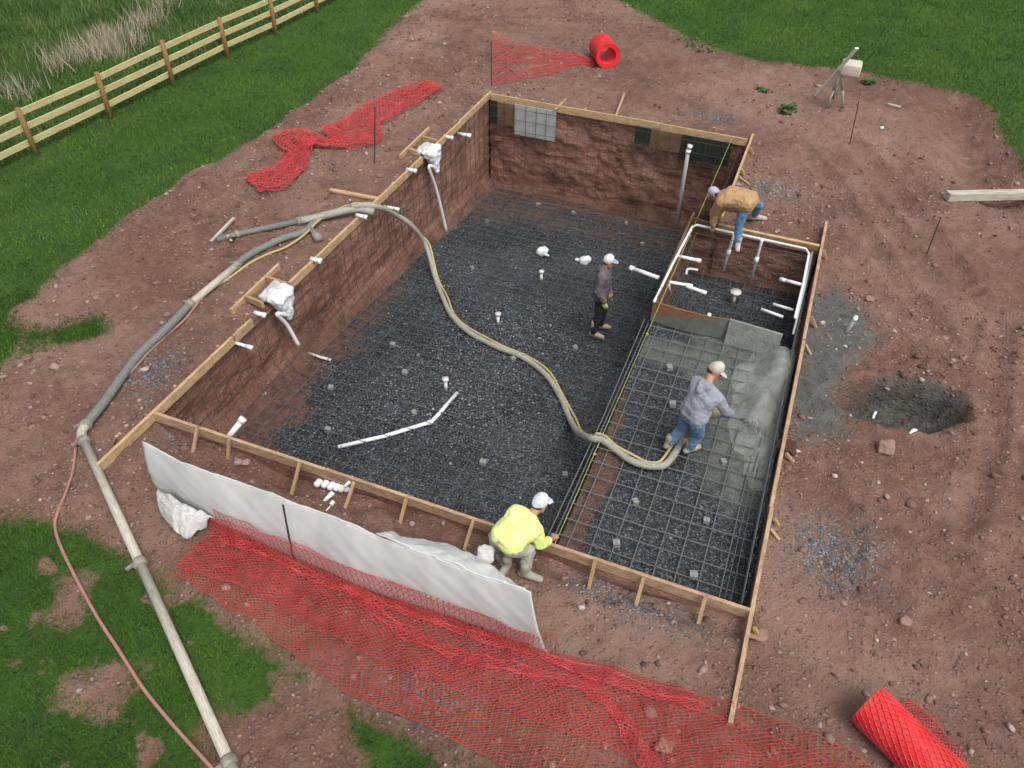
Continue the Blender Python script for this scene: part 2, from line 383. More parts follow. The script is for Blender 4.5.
def m_gravel():
    t = NT('dark_stone_bed'); v = t.coord()
    vo = t.node('ShaderNodeTexVoronoi', Scale=52.0); t.link(v, vo.inputs['Vector'])
    sx = t.node('ShaderNodeSeparateColor'); t.link(vo.outputs['Color'], sx.inputs[0]); r = sx.outputs[0]
    c = t.ramp(r, [(.15, (.018, .020, .023)), (.55, (.043, .048, .055)), (.82, (.090, .099, .112)), (.97, (.18, .195, .21))])
    big = t.noise(v, .8, 6, .6)
    c = t.mix(t.ramp(big, [(.45, .35), (.6, 0.0)]), c, (.010, .011, .013))
    ef = t.math('ADD', t.attr('soil'), t.math('MULTIPLY', t.math('SUBTRACT', t.noise(v, 2.6, 8, .68), .5), 1.5))
    c = t.mix(t.ramp(ef, [(.38, 0.0), (.72, .9)]), c, t.ramp(t.noise(v, 9, 5), [(.3, (.055, .030, .022)), (.7, (.165, .092, .068))]))
    cf = t.math('ADD', t.attr('cement'), t.math('MULTIPLY', t.math('SUBTRACT', t.noise(v, 2.4, 8, .7), .5), 1.4))
    c = t.mix(t.ramp(cf, [(.30, 0.0), (.95, .95)]), c, t.ramp(t.noise(v, 5, 6), [(.3, (.075, .085, .075)), (.7, (.15, .165, .15))]))
    h = t.math('ADD', t.ramp(vo.outputs['Distance'], [(0.0, 1.0), (.6, 0.0)]), t.math('MULTIPLY', big, .3))
    return t.done(c, .72, t.bump(h, .8, .02), .35)
def m_tone(name, stops, rough=.85, spec=.3, trans=False):
    t = NT(name); a = t.attr('tone'); m = t.done(t.ramp(a, stops), rough, None, spec); return m
M = {}
M['ground'] = m_ground(); M['wall'] = m_wall(); M['gravel'] = m_gravel()
M['clod'] = m_tone('loose_stone', [(0, (.07, .036, .028)), (.35, (.15, .082, .063)), (.7, (.24, .155, .128)), (.9, (.34, .255, .225)), (1, (.45, .40, .37))], .92)
M['chip'] = m_tone('stone_chip', [(0, (.022, .024, .027)), (.45, (.052, .058, .067)), (.72, (.115, .126, .142)), (.93, (.22, .24, .26)), (1, (.32, .34, .36))], .7, .4)
M['greychip'] = m_tone('grey_stone_chip', [(0, (.05, .054, .060)), (.5, (.125, .134, .146)), (1, (.29, .305, .32))], .75, .35)
M['grass'] = m_tone('grass_blade', [(0, (.036, .080, .014)), (.4, (.070, .152, .020)), (.75, (.122, .212, .028)), (.93, (.175, .235, .050)), (1, (.23, .225, .09))], .75, .15)
M['meadow'] = m_tone('meadow_blade', [(0, (.042, .085, .022)), (.5, (.078, .142, .036)), (.85, (.135, .19, .062)), (1, (.22, .215, .11))], .8, .15)
M['straw'] = m_tone('straw', [(0, (.28, .235, .165)), (.5, (.42, .36, .265)), (1, (.55, .48, .37))], .85, .15)
M['wood'] = simple('new_pine', (.33, .21, .115), (.47, .32, .175), 4, .75, .2, 'guv', (1.6, 5, 5), c3=(.55, .41, .25))
M['wood_dirty'] = simple('muddy_pine', (.26, .155, .095), (.42, .28, .175), 4, .8, .25, 'guv', (1.8, 5, 5), c3=(.52, .37, .25))
M['stake'] = simple('stake_pine', (.30, .19, .10), (.44, .30, .17), 4, .8, .2, 'guv', (1.5, 5, 5))
M['fencewood'] = simple('treated_pine', (.40, .35, .15), (.52, .46, .23), 2.5, .8, .2, 'guv', (1, 6, 6), c3=(.58, .52, .29))
M['postwood'] = simple('treated_post', (.19, .11, .045), (.30, .185, .075), 3, .85, .2, 'guv', (1, 6, 6))
M['oldwood'] = simple('weathered_wood', (.26, .24, .19), (.42, .40, .33), 3, .85, .3, 'guv', (1, 8, 8), c3=(.52, .50, .43))
M['ply'] = simple('brown_panel', (.11, .062, .036), (.18, .108, .064), 5, .8, .15, 'Object')
M['rebar'] = simple('rebar_steel', (.060, .066, .072), (.15, .16, .165), 14, .6, .2, 'guv', (6, 1, 1), spec=.5)
M['rebar_dark'] = simple('dark_rebar_steel', (.045, .050, .054), (.13, .14, .145), 9, .6, .2, 'guv', (5, 1, 1), spec=.4)
M['rebar_mud'] = simple('muddy_rebar_steel', (.040, .026, .021), (.095, .068, .056), 9, .8, .2, 'guv', (5, 1, 1))
M['rebar_light'] = simple('cement_dusted_rebar', (.075, .082, .083), (.185, .195, .19), 9, .7, .2, 'guv', (5, 1, 1))
M['rod'] = simple('dark_rod', (.03, .028, .027), (.07, .06, .055), 10, .6, .1, 'guv')
M['pvc'] = simple('white_pvc', (.66, .67, .68), (.80, .80, .79), 4, .4, .05, 'guv', spec=.5)
M['pvc_dirty'] = simple('muddy_pvc', (.40, .37, .34), (.74, .73, .71), 9, .5, .05, 'guv', spec=.4)
M['film'] = simple('white_film', (.55, .58, .64), (.78, .80, .85), 9, .25, .4, 'Object', spec=.6, bd=.02)
M['hose'] = simple('cement_caked_hose', (.13, .125, .105), (.33, .32, .275), 5, .75, .3, 'guv', (2, 1.5, 1.5), c3=(.44, .43, .38))
M['darkhose'] = simple('grey_hose', (.095, .10, .095), (.17, .18, .17), 6, .7, .25, 'guv', (2, 1.5, 1.5), c3=(.26, .26, .24))
M['pipe'] = simple('cream_steel_pipe', (.22, .20, .155), (.45, .42, .35), 4, .6, .15, 'guv', (2, 2, 2), c3=(.58, .56, .49))
M['coupling'] = simple('steel_coupling', (.14, .13, .11), (.30, .28, .23), 12, .55, .2, spec=.5)
M['yellow'] = simple('yellow_hose', (.36, .275, .10), (.50, .41, .20), 6, .6, .1, 'guv')
M['pinkhose'] = simple('red_hose', (.27, .125, .10), (.40, .215, .175), 6, .65, .1, 'guv')
M['net'] = simple('red_net', (.50, .035, .042), (.62, .08, .085), 6, .5, 0, spec=.4)
M['netdirty'] = simple('faded_red_net', (.36, .040, .036), (.52, .105, .07), 1.0, .55, 0, spec=.35)
M['roll'] = simple('net_roll', (.70, .012, .018), (.82, .04, .04), 3, .5, .2, spec=.4)
M['sheet'] = simple('white_blanket', (.47, .475, .465), (.53, .535, .525), 2.2, .8, .2, c3=(.565, .57, .56), bscale=60, bd=.004)
M['sheet_dark'] = simple('darker_blanket', (.42, .41, .39), (.54, .54, .53), 4, .8, .3)
M['block'] = simple('concrete_block', (.17, .175, .17), (.31, .32, .30), 20, .9, .3)
M['panelgrey'] = simple('grey_foam_board', (.29, .31, .30), (.40, .42, .41), 5, .8, .15)
M['blackmesh'] = simple('black_lining', (.010, .016, .013), (.030, .040, .034), 12, .7, .3)
M['wet'] = simple('wet_concrete', (.14, .147, .135), (.205, .215, .197), 7, .65, .5, bscale=24, bd=.03, c3=(.26, .27, .25), spec=.4)
M['string'] = simple('yellow_green_string', (.27, .31, .07), (.36, .41, .12), 5, .7, 0)
M['rock'] = simple('brown_rock', (.20, .115, .085), (.32, .21, .165), 6, .9, .6, bd=.03)
M['case'] = simple('beige_case', (.42, .39, .32), (.54, .51, .43), 5, .6, .1)
M['alu'] = simple('dull_aluminium', (.30, .30, .28), (.44, .43, .40), 6, .5, .1, 'guv', spec=.5)
M['weed'] = m_tone('weed_leaf', [(0, (.03, .07, .015)), (1, (.08, .15, .035))], .7)

# ------------------------------------------------------------------ ground sheet with the dig cut out
def lines(lo, hi, f0, f1, big):
    a = list(np.round(np.arange(f0, f1 + .001, .05), 3)); s = .05; p = f1
    while p < hi: s = min(s * 1.06 if p < big[1] else s * 1.35, 60); p += s; a.append(p)
    s = .05; p = f0
    while p > lo: s = min(s * 1.06 if p > big[0] else s * 1.35, 60); p -= s; a.insert(0, p)
    return np.array(a)
def lim(xs, mx, lo, hi):
    """insert lines so no cell inside lo..hi is wider than mx"""
    out = [xs[0]]
    for b in xs[1:]:
        a = out[-1]
        if b > lo and a < hi and b - a > mx:
            n = int(math.ceil((b - a) / mx)); out += list(a + (b - a) * np.arange(1, n) / n)
        out.append(b)
    return np.array(out)
gxs = lim(lines(-500, 500, -4.0, 12.0, (-20, 24)), .13, -20, 24); gys = lim(lines(-300, 700, -5.0, 13.0, (-9, 34)), .13, -9, 34)
GX, GY = np.meshgrid(gxs, gys, indexing='ij')
gr = grass_field(GX, GY); gzv = ground_z(GX, GY, gr)
cem = np.clip(sdist(GX, GY, SPLAT) / .6 + .52, 0, 1)
grv = np.zeros_like(GX)
for p_, rx, ry in GRAV: grv = np.maximum(grv, np.exp(-(((GX - p_.x) / rx) ** 2 + ((GY - p_.y) / ry) ** 2) * 1.1))
ex = (GX - HOLE.x) * .92 + (GY - HOLE.y) * .25; ey = (GY - HOLE.y) - (GX - HOLE.x) * .25
wetv = sstep(1.0, .78, np.hypot((ex - .12) / .90, (ey - .04) / .62) + .22 * fbm(GX, GY, .4, 3, 22)) * .95
nx, ny = GX.shape; idx = np.arange(nx * ny).reshape(nx, ny)
ci, cj = np.meshgrid(np.arange(nx - 1), np.arange(ny - 1), indexing='ij')
mx_, my_ = (gxs[:-1] + gxs[1:])[ci] / 2, (gys[:-1] + gys[1:])[cj] / 2
keep = ~inpit(mx_, my_)
F = np.stack([idx[:-1, :-1], idx[1:, :-1], idx[1:, 1:], idx[:-1, 1:]], -1)[keep]
me = np_mesh('ground', np.stack([GX, GY, gzv], -1).reshape(-1, 3), F, True, {'grass': gr.ravel().clip(-1, 1), 'cement': cem.ravel(), 'gravel': grv.ravel(), 'wet': wetv.ravel()})
bm_ = bmesh.new(); bm_.from_mesh(me); bmesh.ops.delete(bm_, geom=[v for v in bm_.verts if not v.link_faces], context='VERTS'); bm_.to_mesh(me); bm_.free()
meta(link_mesh('ground', me, M['ground'], None, (0, 0, 0)), kind='structure')

# ------------------------------------------------------------------ floors and cut walls of the dig
def sheet_grid(name, x0, x1, y0, y1, step, zf, mat, attrs):
    xs = np.linspace(x0, x1, max(2, int((x1 - x0) / step))); ys = np.linspace(y0, y1, max(2, int((y1 - y0) / step)))
    X, Y = np.meshgrid(xs, ys, indexing='ij'); Z = zf(X, Y); n, m = X.shape; I = np.arange(n * m).reshape(n, m)
    F = np.stack([I[:-1, :-1], I[1:, :-1], I[1:, 1:], I[:-1, 1:]], -1).reshape(-1, 4)
    me = np_mesh(name, np.stack([X, Y, Z], -1).reshape(-1, 3), F, True, {k: f(X, Y).ravel() for k, f in attrs.items()})
    return meta(link_mesh(name, me, mat, None, (0, 0, 0)), kind='structure')
def bl(X, Y, cx, cy, rx, ry): return np.exp(-((X - cx) / rx) ** 2 - ((Y - cy) / ry) ** 2)
deep_soil = lambda X, Y: np.clip(1.0 * sstep(1.55, .2, X + .35 * fbm(X, Y, .9, 3, 66)) * sstep(13, 0, Y + 0 * X) + .55 * sstep(8.4, 10.4, Y) + .5 * sstep(11.0, 11.6, Y), 0, 1)
deep_cem = lambda X, Y: .62 * bl(X, Y, 5.3, 6.0, .8, 1.3) + .35 * bl(X, Y, 5.5, 4.6, .5, 1.0)
sheet_grid('pool_floor', 0.0, PX2 + .1, 0.0, PY2 + .1, .05, lambda X, Y: deep_z(Y) + .025 * fbm(X, Y, .5, 4, 50) + .03 * fbm(X, Y, 1.8, 2, 55), M['gravel'], {'soil': deep_soil, 'cement': deep_cem})
shelf_cem = lambda X, Y: np.clip(1.0 * sstep(6.55, 7.35, X + .25 * (Y - 2.5)) * sstep(1.0, 2.2, Y) + .85 * sstep(3.8, 4.3, Y) * (1 - .9 * sstep(4.70, 4.85, Y + .04 * np.sin(X * 9)) * sstep(7.3, 6.9, X)), 0, 1)  # strip by the spa panel left dark to paint the shadow gap under it
shelf_soil = lambda X, Y: np.clip(1.2 * sstep(6.22, 5.95, X + .10 * Y + .18 * fbm(X, Y, .6, 2, 5)) * sstep(4.2, 2.4, Y), 0, 1)
sheet_grid('shelf_floor', SHX, PX1, -.02, SHY + .02, .03, lambda X, Y: shelf_h(X, Y) + .02 * shelf_cem(X, Y), M['gravel'], {'soil': shelf_soil, 'cement': shelf_cem})
sheet_grid('spa_floor', SHX - .02, PX1, SHY - .1, PY1 + .1, .04, lambda X, Y: SPZ + .015 * fbm(X, Y, .4, 3, 58), M['gravel'], {'soil': lambda X, Y: .42 * sstep(7.1, 7.6, Y) + 0 * X, 'cement': lambda X, Y: .1 + 0 * X})
def cut_wall(name, p0, p1, zt, zb, nrm, cove=.3, amp=.05, seed=0):
    """p0->p1 along the edge, zb as function of (x,y), nrm points into the dig"""
    L = math.hypot(p1[0] - p0[0], p1[1] - p0[1]); nu = max(3, int(L / .045)); nv = 44
    u = np.linspace(0, 1, nu)[:, None] * np.ones((1, nv)); v = np.linspace(0, 1, nv)[None, :] * np.ones((nu, 1))
    x = p0[0] + (p1[0] - p0[0]) * u; y = p0[1] + (p1[1] - p0[1]) * u; zbot = zb(x, y); z = zt + (zbot - zt) * v
    hgt = z - zbot; s = u * L
    off = amp * (.9 * fbm(s, z, .8, 4, seed + 70, .6) + .55 * np.abs(fbm(s, z * 1.8, .22, 3, seed + 75)) - .35)
    off *= sstep(0, .12, v) ; off = off - .03
    off = off + cove * (1 - np.sqrt(np.clip(1 - (1 - np.clip(hgt / cove, 0, 1)) ** 2, 0, 1))) * .9
    X = x + nrm[0] * off; Y = y + nrm[1] * off; Z = z - .04 * (v > .99); I = np.arange(nu * nv).reshape(nu, nv)
    F = np.stack([I[:-1, :-1], I[1:, :-1], I[1:, 1:], I[:-1, 1:]], -1).reshape(-1, 4)
    me = np_mesh(name, np.stack([X, Y, Z], -1).reshape(-1, 3), F, True, {'wall_dark': np.clip(.6 * sstep(.3, .0, hgt) + .3 * sstep(.2, .6, fbm(s, z, 1.1, 3, seed + 90)), 0, 1).ravel()})  # darker near the wall foot and in random patches
    return meta(link_mesh(name, me, M['wall'], None, (0, 0, 0)), kind='structure')
dz_ = lambda x, y: deep_z(y)
cz_ = lambda v: (lambda x, y: v + 0 * x)
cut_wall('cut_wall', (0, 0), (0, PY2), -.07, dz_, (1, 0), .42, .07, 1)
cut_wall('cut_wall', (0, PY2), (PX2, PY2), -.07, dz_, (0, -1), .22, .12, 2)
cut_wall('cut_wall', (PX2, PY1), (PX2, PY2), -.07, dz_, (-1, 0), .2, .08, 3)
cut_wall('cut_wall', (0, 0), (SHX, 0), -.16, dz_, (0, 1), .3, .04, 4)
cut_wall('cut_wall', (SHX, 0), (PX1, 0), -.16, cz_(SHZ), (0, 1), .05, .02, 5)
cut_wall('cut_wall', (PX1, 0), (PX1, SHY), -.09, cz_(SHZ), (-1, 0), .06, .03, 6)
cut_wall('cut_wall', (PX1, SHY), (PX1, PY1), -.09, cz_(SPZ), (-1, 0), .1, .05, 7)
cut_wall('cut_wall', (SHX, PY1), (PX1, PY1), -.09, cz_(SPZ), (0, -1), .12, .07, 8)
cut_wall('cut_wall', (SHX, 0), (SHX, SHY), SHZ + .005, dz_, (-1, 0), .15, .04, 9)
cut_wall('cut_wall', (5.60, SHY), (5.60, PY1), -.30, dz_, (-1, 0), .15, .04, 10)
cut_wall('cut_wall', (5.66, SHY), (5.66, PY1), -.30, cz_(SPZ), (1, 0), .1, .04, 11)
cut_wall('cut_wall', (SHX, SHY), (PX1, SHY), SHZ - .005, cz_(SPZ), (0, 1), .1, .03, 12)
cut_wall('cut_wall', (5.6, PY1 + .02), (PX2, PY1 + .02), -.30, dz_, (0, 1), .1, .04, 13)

# ------------------------------------------------------------------ fence on the left lawn
def pole_len(base, top):      # height above ground of a pixel straight above a base point
    b = gp(*base); best = min((abs(proj((b.x, b.y, b.z + h))[1] - top[1]), h) for h in np.arange(.3, 2.5, .01)); return b, best[1]
def proj(P):
    q = RM.T @ (np.array(P) - CAM); return (CX + FPX * q[0] / q[2], CY + FPX * q[1] / q[2])
fx0 = gp(37, 155); fx1 = gp(318, 13); fdir = (fx1 - fx0); fdir.z = 0; fstep = fdir / 5
fr = empty('board_fence', fx0, 'long three rail wooden fence running across the far left lawn', 'fence')
posts = []
for k in range(-3, 8):
    b = fx0 + fstep * k; b.z = gz(b.x, b.y); h = 1.0 + random.uniform(-.03, .05); posts.append(b)
    lean = Vector((random.uniform(-.02, .02), random.uniform(-.02, .02), 0))
    m = MB(); pts = [b + Vector((0, 0, -.2)), b + Vector((0, 0, h * .5)) + lean * .5, b + Vector((0, 0, h)) + lean]
    m.tube(pts, [.056, .053, .050], 10); m.build('post', M['postwood'], fr, True)
fn = Vector((fdir.y, -fdir.x, 0)).normalized()
if fn.x > 0: fn = -fn
for k in range(len(posts) - 1):
    for hh in (.26, .56, .86):
        a = posts[k] + fn * .075 + Vector((0, 0, hh + random.uniform(-.012, .012))); c = posts[k + 1] + fn * .075 + Vector((0, 0, hh + random.uniform(-.012, .012)))
        d = (c - a).normalized() * .004
        MB().beam(a + d, c - d, .035, .12).build('rail', M['fencewood'], fr)

# ------------------------------------------------------------------ form boards round the dig
def stake(root, x, y, dx, dy, zt=.03, w=.05, lean=.0, drop=.35):
    z0 = gz(x, y); MB().beam((x + dx * lean, y + dy * lean, z0 - .08), (x, y, zt), w, w * .75, (dx, dy, .01)).build('stake', M['stake'], root)
def brace(root, p0, p1, w=.035):
    MB().beam(p0, p1, w, .025).build('brace', M['stake'], root)
ZB = .02
def front_board():
    r = empty('form_board', (3.98, 0, -.12), 'long form board along the front edge of the dig, beside the yellow shirt', 'form board', 'form boards round the dig')
    xs = [-.02, 2.65, 5.35, 7.94]
    for a, b in zip(xs[:-1], xs[1:]):
        MB().beam((a + .003, -.02 + .01 * math.sin(a), ZB - .075 + random.uniform(-.008, .008)), (b, -.02 + .01 * math.sin(b * 2), ZB - .075 + random.uniform(-.008, .008)), .042, .15).build('board', M['wood_dirty'], r)
    for px in (203, 231, 303, 357, 409, 476, 597, 645, 706):
        X = at(px, {203: 428, 231: 440, 303: 462, 357: 480, 409: 497, 476: 519, 597: 558, 645: 574, 706: 595}[px], 0).x
        stake(r, X, -.075, 0, -1, ZB + random.uniform(.01, .08), .040, random.uniform(.1, .5))
front_board()
def side_board(name, label, segs, side, xk, stakes, wood='wood', h=.14):
    y0, y1 = segs[0][0], segs[-1][1]
    r = empty(name, (xk, (y0 + y1) / 2, -.12), label, 'form board', 'form boards round the dig')
    for a, b, z in segs:
        MB().beam((xk + random.uniform(-.012, .012), a + .004, z - h / 2), (xk + random.uniform(-.012, .012), b - .004, z - h / 2 + random.uniform(-.006, .006)), .045, h).build('board', M[wood], r)
    for y in stakes:
        stake(r, xk + side * .05, y, side, 0, ZB + random.uniform(-.02, .07), .045, random.uniform(.05, .22))
    return r
yl = lambda px, py: at(px, py, 0).y
side_board('form_board', 'pine form board on the left edge reaching past the front corner of the dig', [(-1.05, 1.2, ZB), (1.2, yl(230, 337), ZB + .005)], -1, -.02, [.5, 1.45, 2.2, -.6])
side_board('form_board', 'low muddy form board in the left edge just in front of the near skimmer', [(yl(230, 337) + .05, yl(250, 318), ZB - .02)], -1, -.03, [3.0], 'wood_dirty')
side_board('form_board', 'pine form board on the left edge between the near skimmer and the thick hose', [(yl(291, 284), yl(330, 246), ZB), (yl(330, 246), yl(363, 215), ZB + .01)], -1, -.02, [4.6, 5.6])
side_board('form_board', 'pine form board on the left edge between the thick hose and the far skimmer', [(yl(372, 207), yl(424, 158), ZB)], -1, -.02, [6.9, 7.7])
side_board('form_board', 'pine form board on the left edge between the far skimmer and the back corner', [(yl(438, 147), yl(462, 122), ZB), (yl(462, 122), yl(492, 92), ZB + .01)], -1, -.02, [9.9, 10.8, 11.5])
r = side_board('form_board', 'thin form board along the right edge of the dig by the grey spatter', [(-1.35, 1.5, ZB), (1.5, 5.0, ZB - .01), (5.0, 8.75, ZB + .01)], 1, PX1 + .01, [-.25, 1.35, 2.5, 5.6, 7.7], 'wood_dirty', .13)
for y in (1.2, 4.95):
    brace(r, (PX1 + .17, y - .08, gz(PX1 + .2, y) + .0), (PX1 + .05, y, -.03))
r = side_board('form_board', 'short form board along the rear right edge behind the man in the tan jacket', [(8.15, 12.0, ZB)], 1, PX2 + .03, [8.8, 10.1, 11.2])
brace(r, (PX2 + .32, 9.8, gz(PX2 + .32, 9.8)), (PX2 + .06, 9.95, -.02))
def back_board():
    r = empty('form_board', (3.05, PY2 + .02, -.12), 'long pine form board across the back edge of the dig below the red net', 'form board', 'form boards round the dig')
    xs = [.02, 1.9, 4.15, 6.06]
    for a, b in zip(xs[:-1], xs[1:]):
        MB().beam((a + .003, PY2 + .02, ZB - .08), (b, PY2 + .02 + random.uniform(-.02, .02), ZB - .08 + random.uniform(-.01, .01)), .042, .16).build('board', M['wood'], r)
    for X in (.45, 1.3, 2.35, 2.75, 4.3, 5.3): stake(r, X, PY2 + .08, 0, 1, ZB + random.uniform(.0, .1), .05, random.uniform(.05, .2))
    for px0, px1 in (((555, 110), (566, 100)), ((616, 116), (624, 98))):
        a = at(*px0, 0); b = gp(*px1); brace(r, a, b + Vector((0, 0, .12 if px0[0] > 600 else .03)), .05)
back_board()
def spa_board():
    r = empty('form_board', (7.2, PY1 + .03, -.12), 'wide yellow form board behind the spa, under the man in the tan jacket', 'form board', 'form boards round the dig')
    MB().beam((6.14, PY1 + .03, ZB - .06), (PX1 - .03, PY1 + .05, ZB - .08), .05, .19, (0, -.25, 1)).build('board', M['wood'], r)
    for X in (6.5, 7.15, 7.7): stake(r, X, PY1 + .10, 0, 1, ZB + .06, .05, .1)
spa_board()
# boards that frame the two skimmers
def skim_frame(label, px_out, crosses):
    a, b = gp(*px_out[0], .04), gp(*px_out[1], .04)
    r = empty('timber_frame', (a + b) / 2, label, 'board frame', 'board frames round the skimmers')
    MB().beam(a, b, .045, .10).build('board', M['wood'], r)
    for p, q in crosses:
        p, q = gp(*p, .06), at(*q, 0.0); MB().beam(p, q, .045, .10).build('crosspiece', M['stake'], r)
skim_frame('pine board frame behind the near plastic wrapped skimmer', [(231, 312), (279, 266)], [((246, 298), (263, 305)), ((267, 279), (287, 285))])
skim_frame('pine board frame behind the far plastic wrapped skimmer', [(400, 157), (429, 129)], [((409, 150), (421, 155)), ((423, 138), (437, 142))])
a, b = gp(330, 190, .04), gp(379, 199, .04)
r = empty('board_marker', (a + b) / 2, 'pine board lying behind the hose on the left bank with a short upright', 'board')
MB().beam(a, b, .09, .04).build('board', M['wood'], r); MB().beam(gp(331, 190, .0), gp(331, 190, .32), .03, .02, (0, 1, 0)).build('upright', M['stake'], r)
MB().beam(gp(351, 200, -.1), gp(350, 200, .35), .04, .03, (0, 1, 0)).build('upright', M['oldwood'], r)
# spa form boards
r = empty('spa_form', (5.62, 6.5, -.30), 'long brown board forming the left side of the spa', 'form board')
MB().beam((5.62, SHY + .05, -.13), (5.63, 8.1, -.13), .04, .30).build('board', M['ply'], r)
MB().beam((5.66, PY1 + .06, -.10), (6.02, PY1 + .02, -.12), .04, .30).build('end_board', M['ply'], r)
t = NT('splashed_panel'); v = t.coord(); base = t.ramp(t.noise(v, 4, 5), [(.3, (.19, .085, .042)), (.7, (.27, .135, .072))])
sepz = t.node('ShaderNodeSeparateXYZ'); t.link(v, sepz.inputs[0])
edge = t.math('ADD', t.math('MULTIPLY', sepz.outputs['X'], .23), t.math('MULTIPLY', sepz.outputs['Z'], -1.0)); edge = t.math('ADD', edge, t.math('MULTIPLY', t.noise(v, 4, 5), .12))
cfac = t.ramp(t.math('ADD', edge, .695), [(.46, 0.0), (.53, 1.0)])
M['splash'] = t.done(t.mix(cfac, base, t.ramp(t.noise(v, 6, 5), [(.3, (.115, .12, .105)), (.7, (.165, .17, .15))])), .8, t.bump(t.noise(v, 25, 4), .3, .02), .3)
m = MB(); n = 18
for i in range(n):
    f0, f1 = i / n, (i + 1) / n; bow = lambda f: SHY - .02 - .05 * math.sin(f * math.pi) ; xx = lambda f: 5.60 + 1.22 * f
    tz = lambda f: -.01 - .01 * f
    m.frame_box(((xx(f0) + xx(f1)) / 2, (bow(f0) + bow(f1)) / 2, (tz(f0) - .40) / 2), ((xx(f1) - xx(f0)) / 2 + .0015, (bow(f1) - bow(f0)) / 2, 0), (0, .012, 0), (0, 0, (tz(f0) + .40) / 2))
o = m.build('splash_panel', M['splash']); meta(o, 'curved brown panel at the spa front, its lower half splashed with grey concrete', 'panel')
o = MB().frame_box((7.24, SHY - .10, -.215), (.41, -.02, -.012), (0, .016, .004), (.0, .045, .205)).build('splash_panel', M['wet']); meta(o, 'grey concrete covered panel leaning beside the brown curved panel at the spa front', 'panel')

# panels against the back wall
def wall_panel(x0, x1, z0, z1, mat, label, y=PY2 - .16, bars=True):
    o = MB().frame_box(((x0 + x1) / 2, y, (z0 + z1) / 2), ((x1 - x0) / 2, 0, 0), (0, .012, 0), (0, 0, (z1 - z0) / 2)).build('backing_panel', mat); meta(o, label, 'panel', 'panels along the top of the back wall'); return o
bx = lambda px, py: at(px, py, -.05).x
def bx(px): return min(((abs(proj((x, PY2 - .16, -.1))[0] - px)), x) for x in np.arange(0, 6.2, .01))[1]
wall_panel(bx(490), bx(497), -.62, -.06, M['blackmesh'], 'narrow black lining panel in the back left corner of the dig')
wall_panel(bx(497.5), bx(514), -.60, -.07, M['ply'], 'dark brown panel between the corner lining and the pale grey panel on the back wall')
wall_panel(bx(514.5), bx(556), -.78, -.05, M['panelgrey'], 'pale grey panel behind rebar at the top of the back wall')
wall_panel(bx(636), bx(651), -.46, -.06, M['blackmesh'], 'small black lining panel left of the brown panel on the back wall')
wall_panel(bx(651.5), bx(682), -.50, -.06, M['ply'], 'brown panel with a white spot between two black linings on the back wall')
wall_panel(bx(682.5), bx(732), -.60, -.06, M['blackmesh'], 'wide black lining panel at the right end of the back wall')

# ------------------------------------------------------------------ steel mats
def mat_root(loc, label): return empty('rebar_mat', loc, label, 'rebar mat', 'rebar mats in the dig')
BARM = {'m': 'rebar_dark'}
def bar(root, pts, r=.0052, seg=6):
    m = MB(); m.tube(pts, r, seg); m.build('bar', M[BARM['m']], root)
ST = .265
jj = lambda s=.02: random.uniform(-s, s)
r = mat_root((2.8, 5.8, -1.9), 'rebar mat over the dark stone floor of the deep part')
x = .30
while x < 5.62:
    y1 = PY2 - .22
    bar(r, [(x + jj(), .15, deep_z(.15) + .075), (x + jj(), 3, deep_z(3) + .07), (x + jj(), 6, deep_z(6) + .075), (x + jj(), y1, deep_z(y1) + .07)]); x += ST
y = .25
while y < PY2 - .2:
    x1 = 5.6 if y < PY1 else PX2 - .15; z = float(deep_z(y))
    bar(r, [(.14, y + jj(), z + .16), (.4, y + jj(), z + .088), (2.2, y + jj(), z + .084 + jj(.008)), (4, y + jj(), z + .084), (x1, y + jj(), z + .085)]); y += ST
BARM['m'] = 'rebar_mud'
r = mat_root((.1, 5.8, -1.9), 'rebar mat standing against the left wall')
for k in range(8):
    zz = -.16 - k * ST
    yy0 = max(0.1, float(np.interp(-zz + .1, [1.25, 1.4, 1.74, 2.35], [0.1, 3, 6, 11.4]))) if zz < -1.1 else .1
    bar(r, [(.10 + jj(), yy0, zz), (.10 + jj(), (yy0 + 11.5) / 2, zz + jj()), (.10 + jj(), 11.5, zz)])
y = .22
while y < PY2 - .1:
    bar(r, [(.085, y + jj(), -.04), (.085 + jj(.01), y + jj(), -.7), (.10, y + jj(), float(deep_z(y)) + .42), (.26, y, float(deep_z(y)) + .14)]); y += ST
r = mat_root((3, PY2 - .2, -2.3), 'rebar mat standing against the back wall')
for k in range(8):
    zz = -.14 - k * ST; bar(r, [(.1, PY2 - .22 + jj(), zz), (3, PY2 - .22 + jj(), zz + jj()), (PX2 - .1, PY2 - .22 + jj(), zz)])
x = .2
while x < PX2 - .05: bar(r, [(x + jj(), PY2 - .205, -.03), (x + jj(), PY2 - .205, -1.2), (x, PY2 - .24, -2.28)]); x += ST
r = mat_root((PX2 - .12, 9.7, -2.2), 'rebar mat standing against the rear right wall')
for k in range(8): zz = -.14 - k * ST; bar(r, [(PX2 - .14 + jj(), PY1 + .1, max(zz, -1.9)), (PX2 - .14 + jj(), PY2 - .15, zz)])
y = PY1 + .1
while y < PY2 - .1: bar(r, [(PX2 - .12, y + jj(), .0), (PX2 - .12, y + jj(), float(deep_z(y)) + .05)]); y += ST
r = mat_root((2.8, .1, -1.3), 'rebar mat against the front wall of the deep part')
for k in range(4): zz = -.12 - k * ST; bar(r, [(.1, .09 + jj(), zz), (3, .09 + jj(), zz + jj()), (5.62, .09 + jj(), zz)])
x = .15
while x < 5.6: bar(r, [(x + jj(), .075, -.03), (x + jj(), .075, -1.2)]); x += ST
BARM['m'] = 'rebar_light'
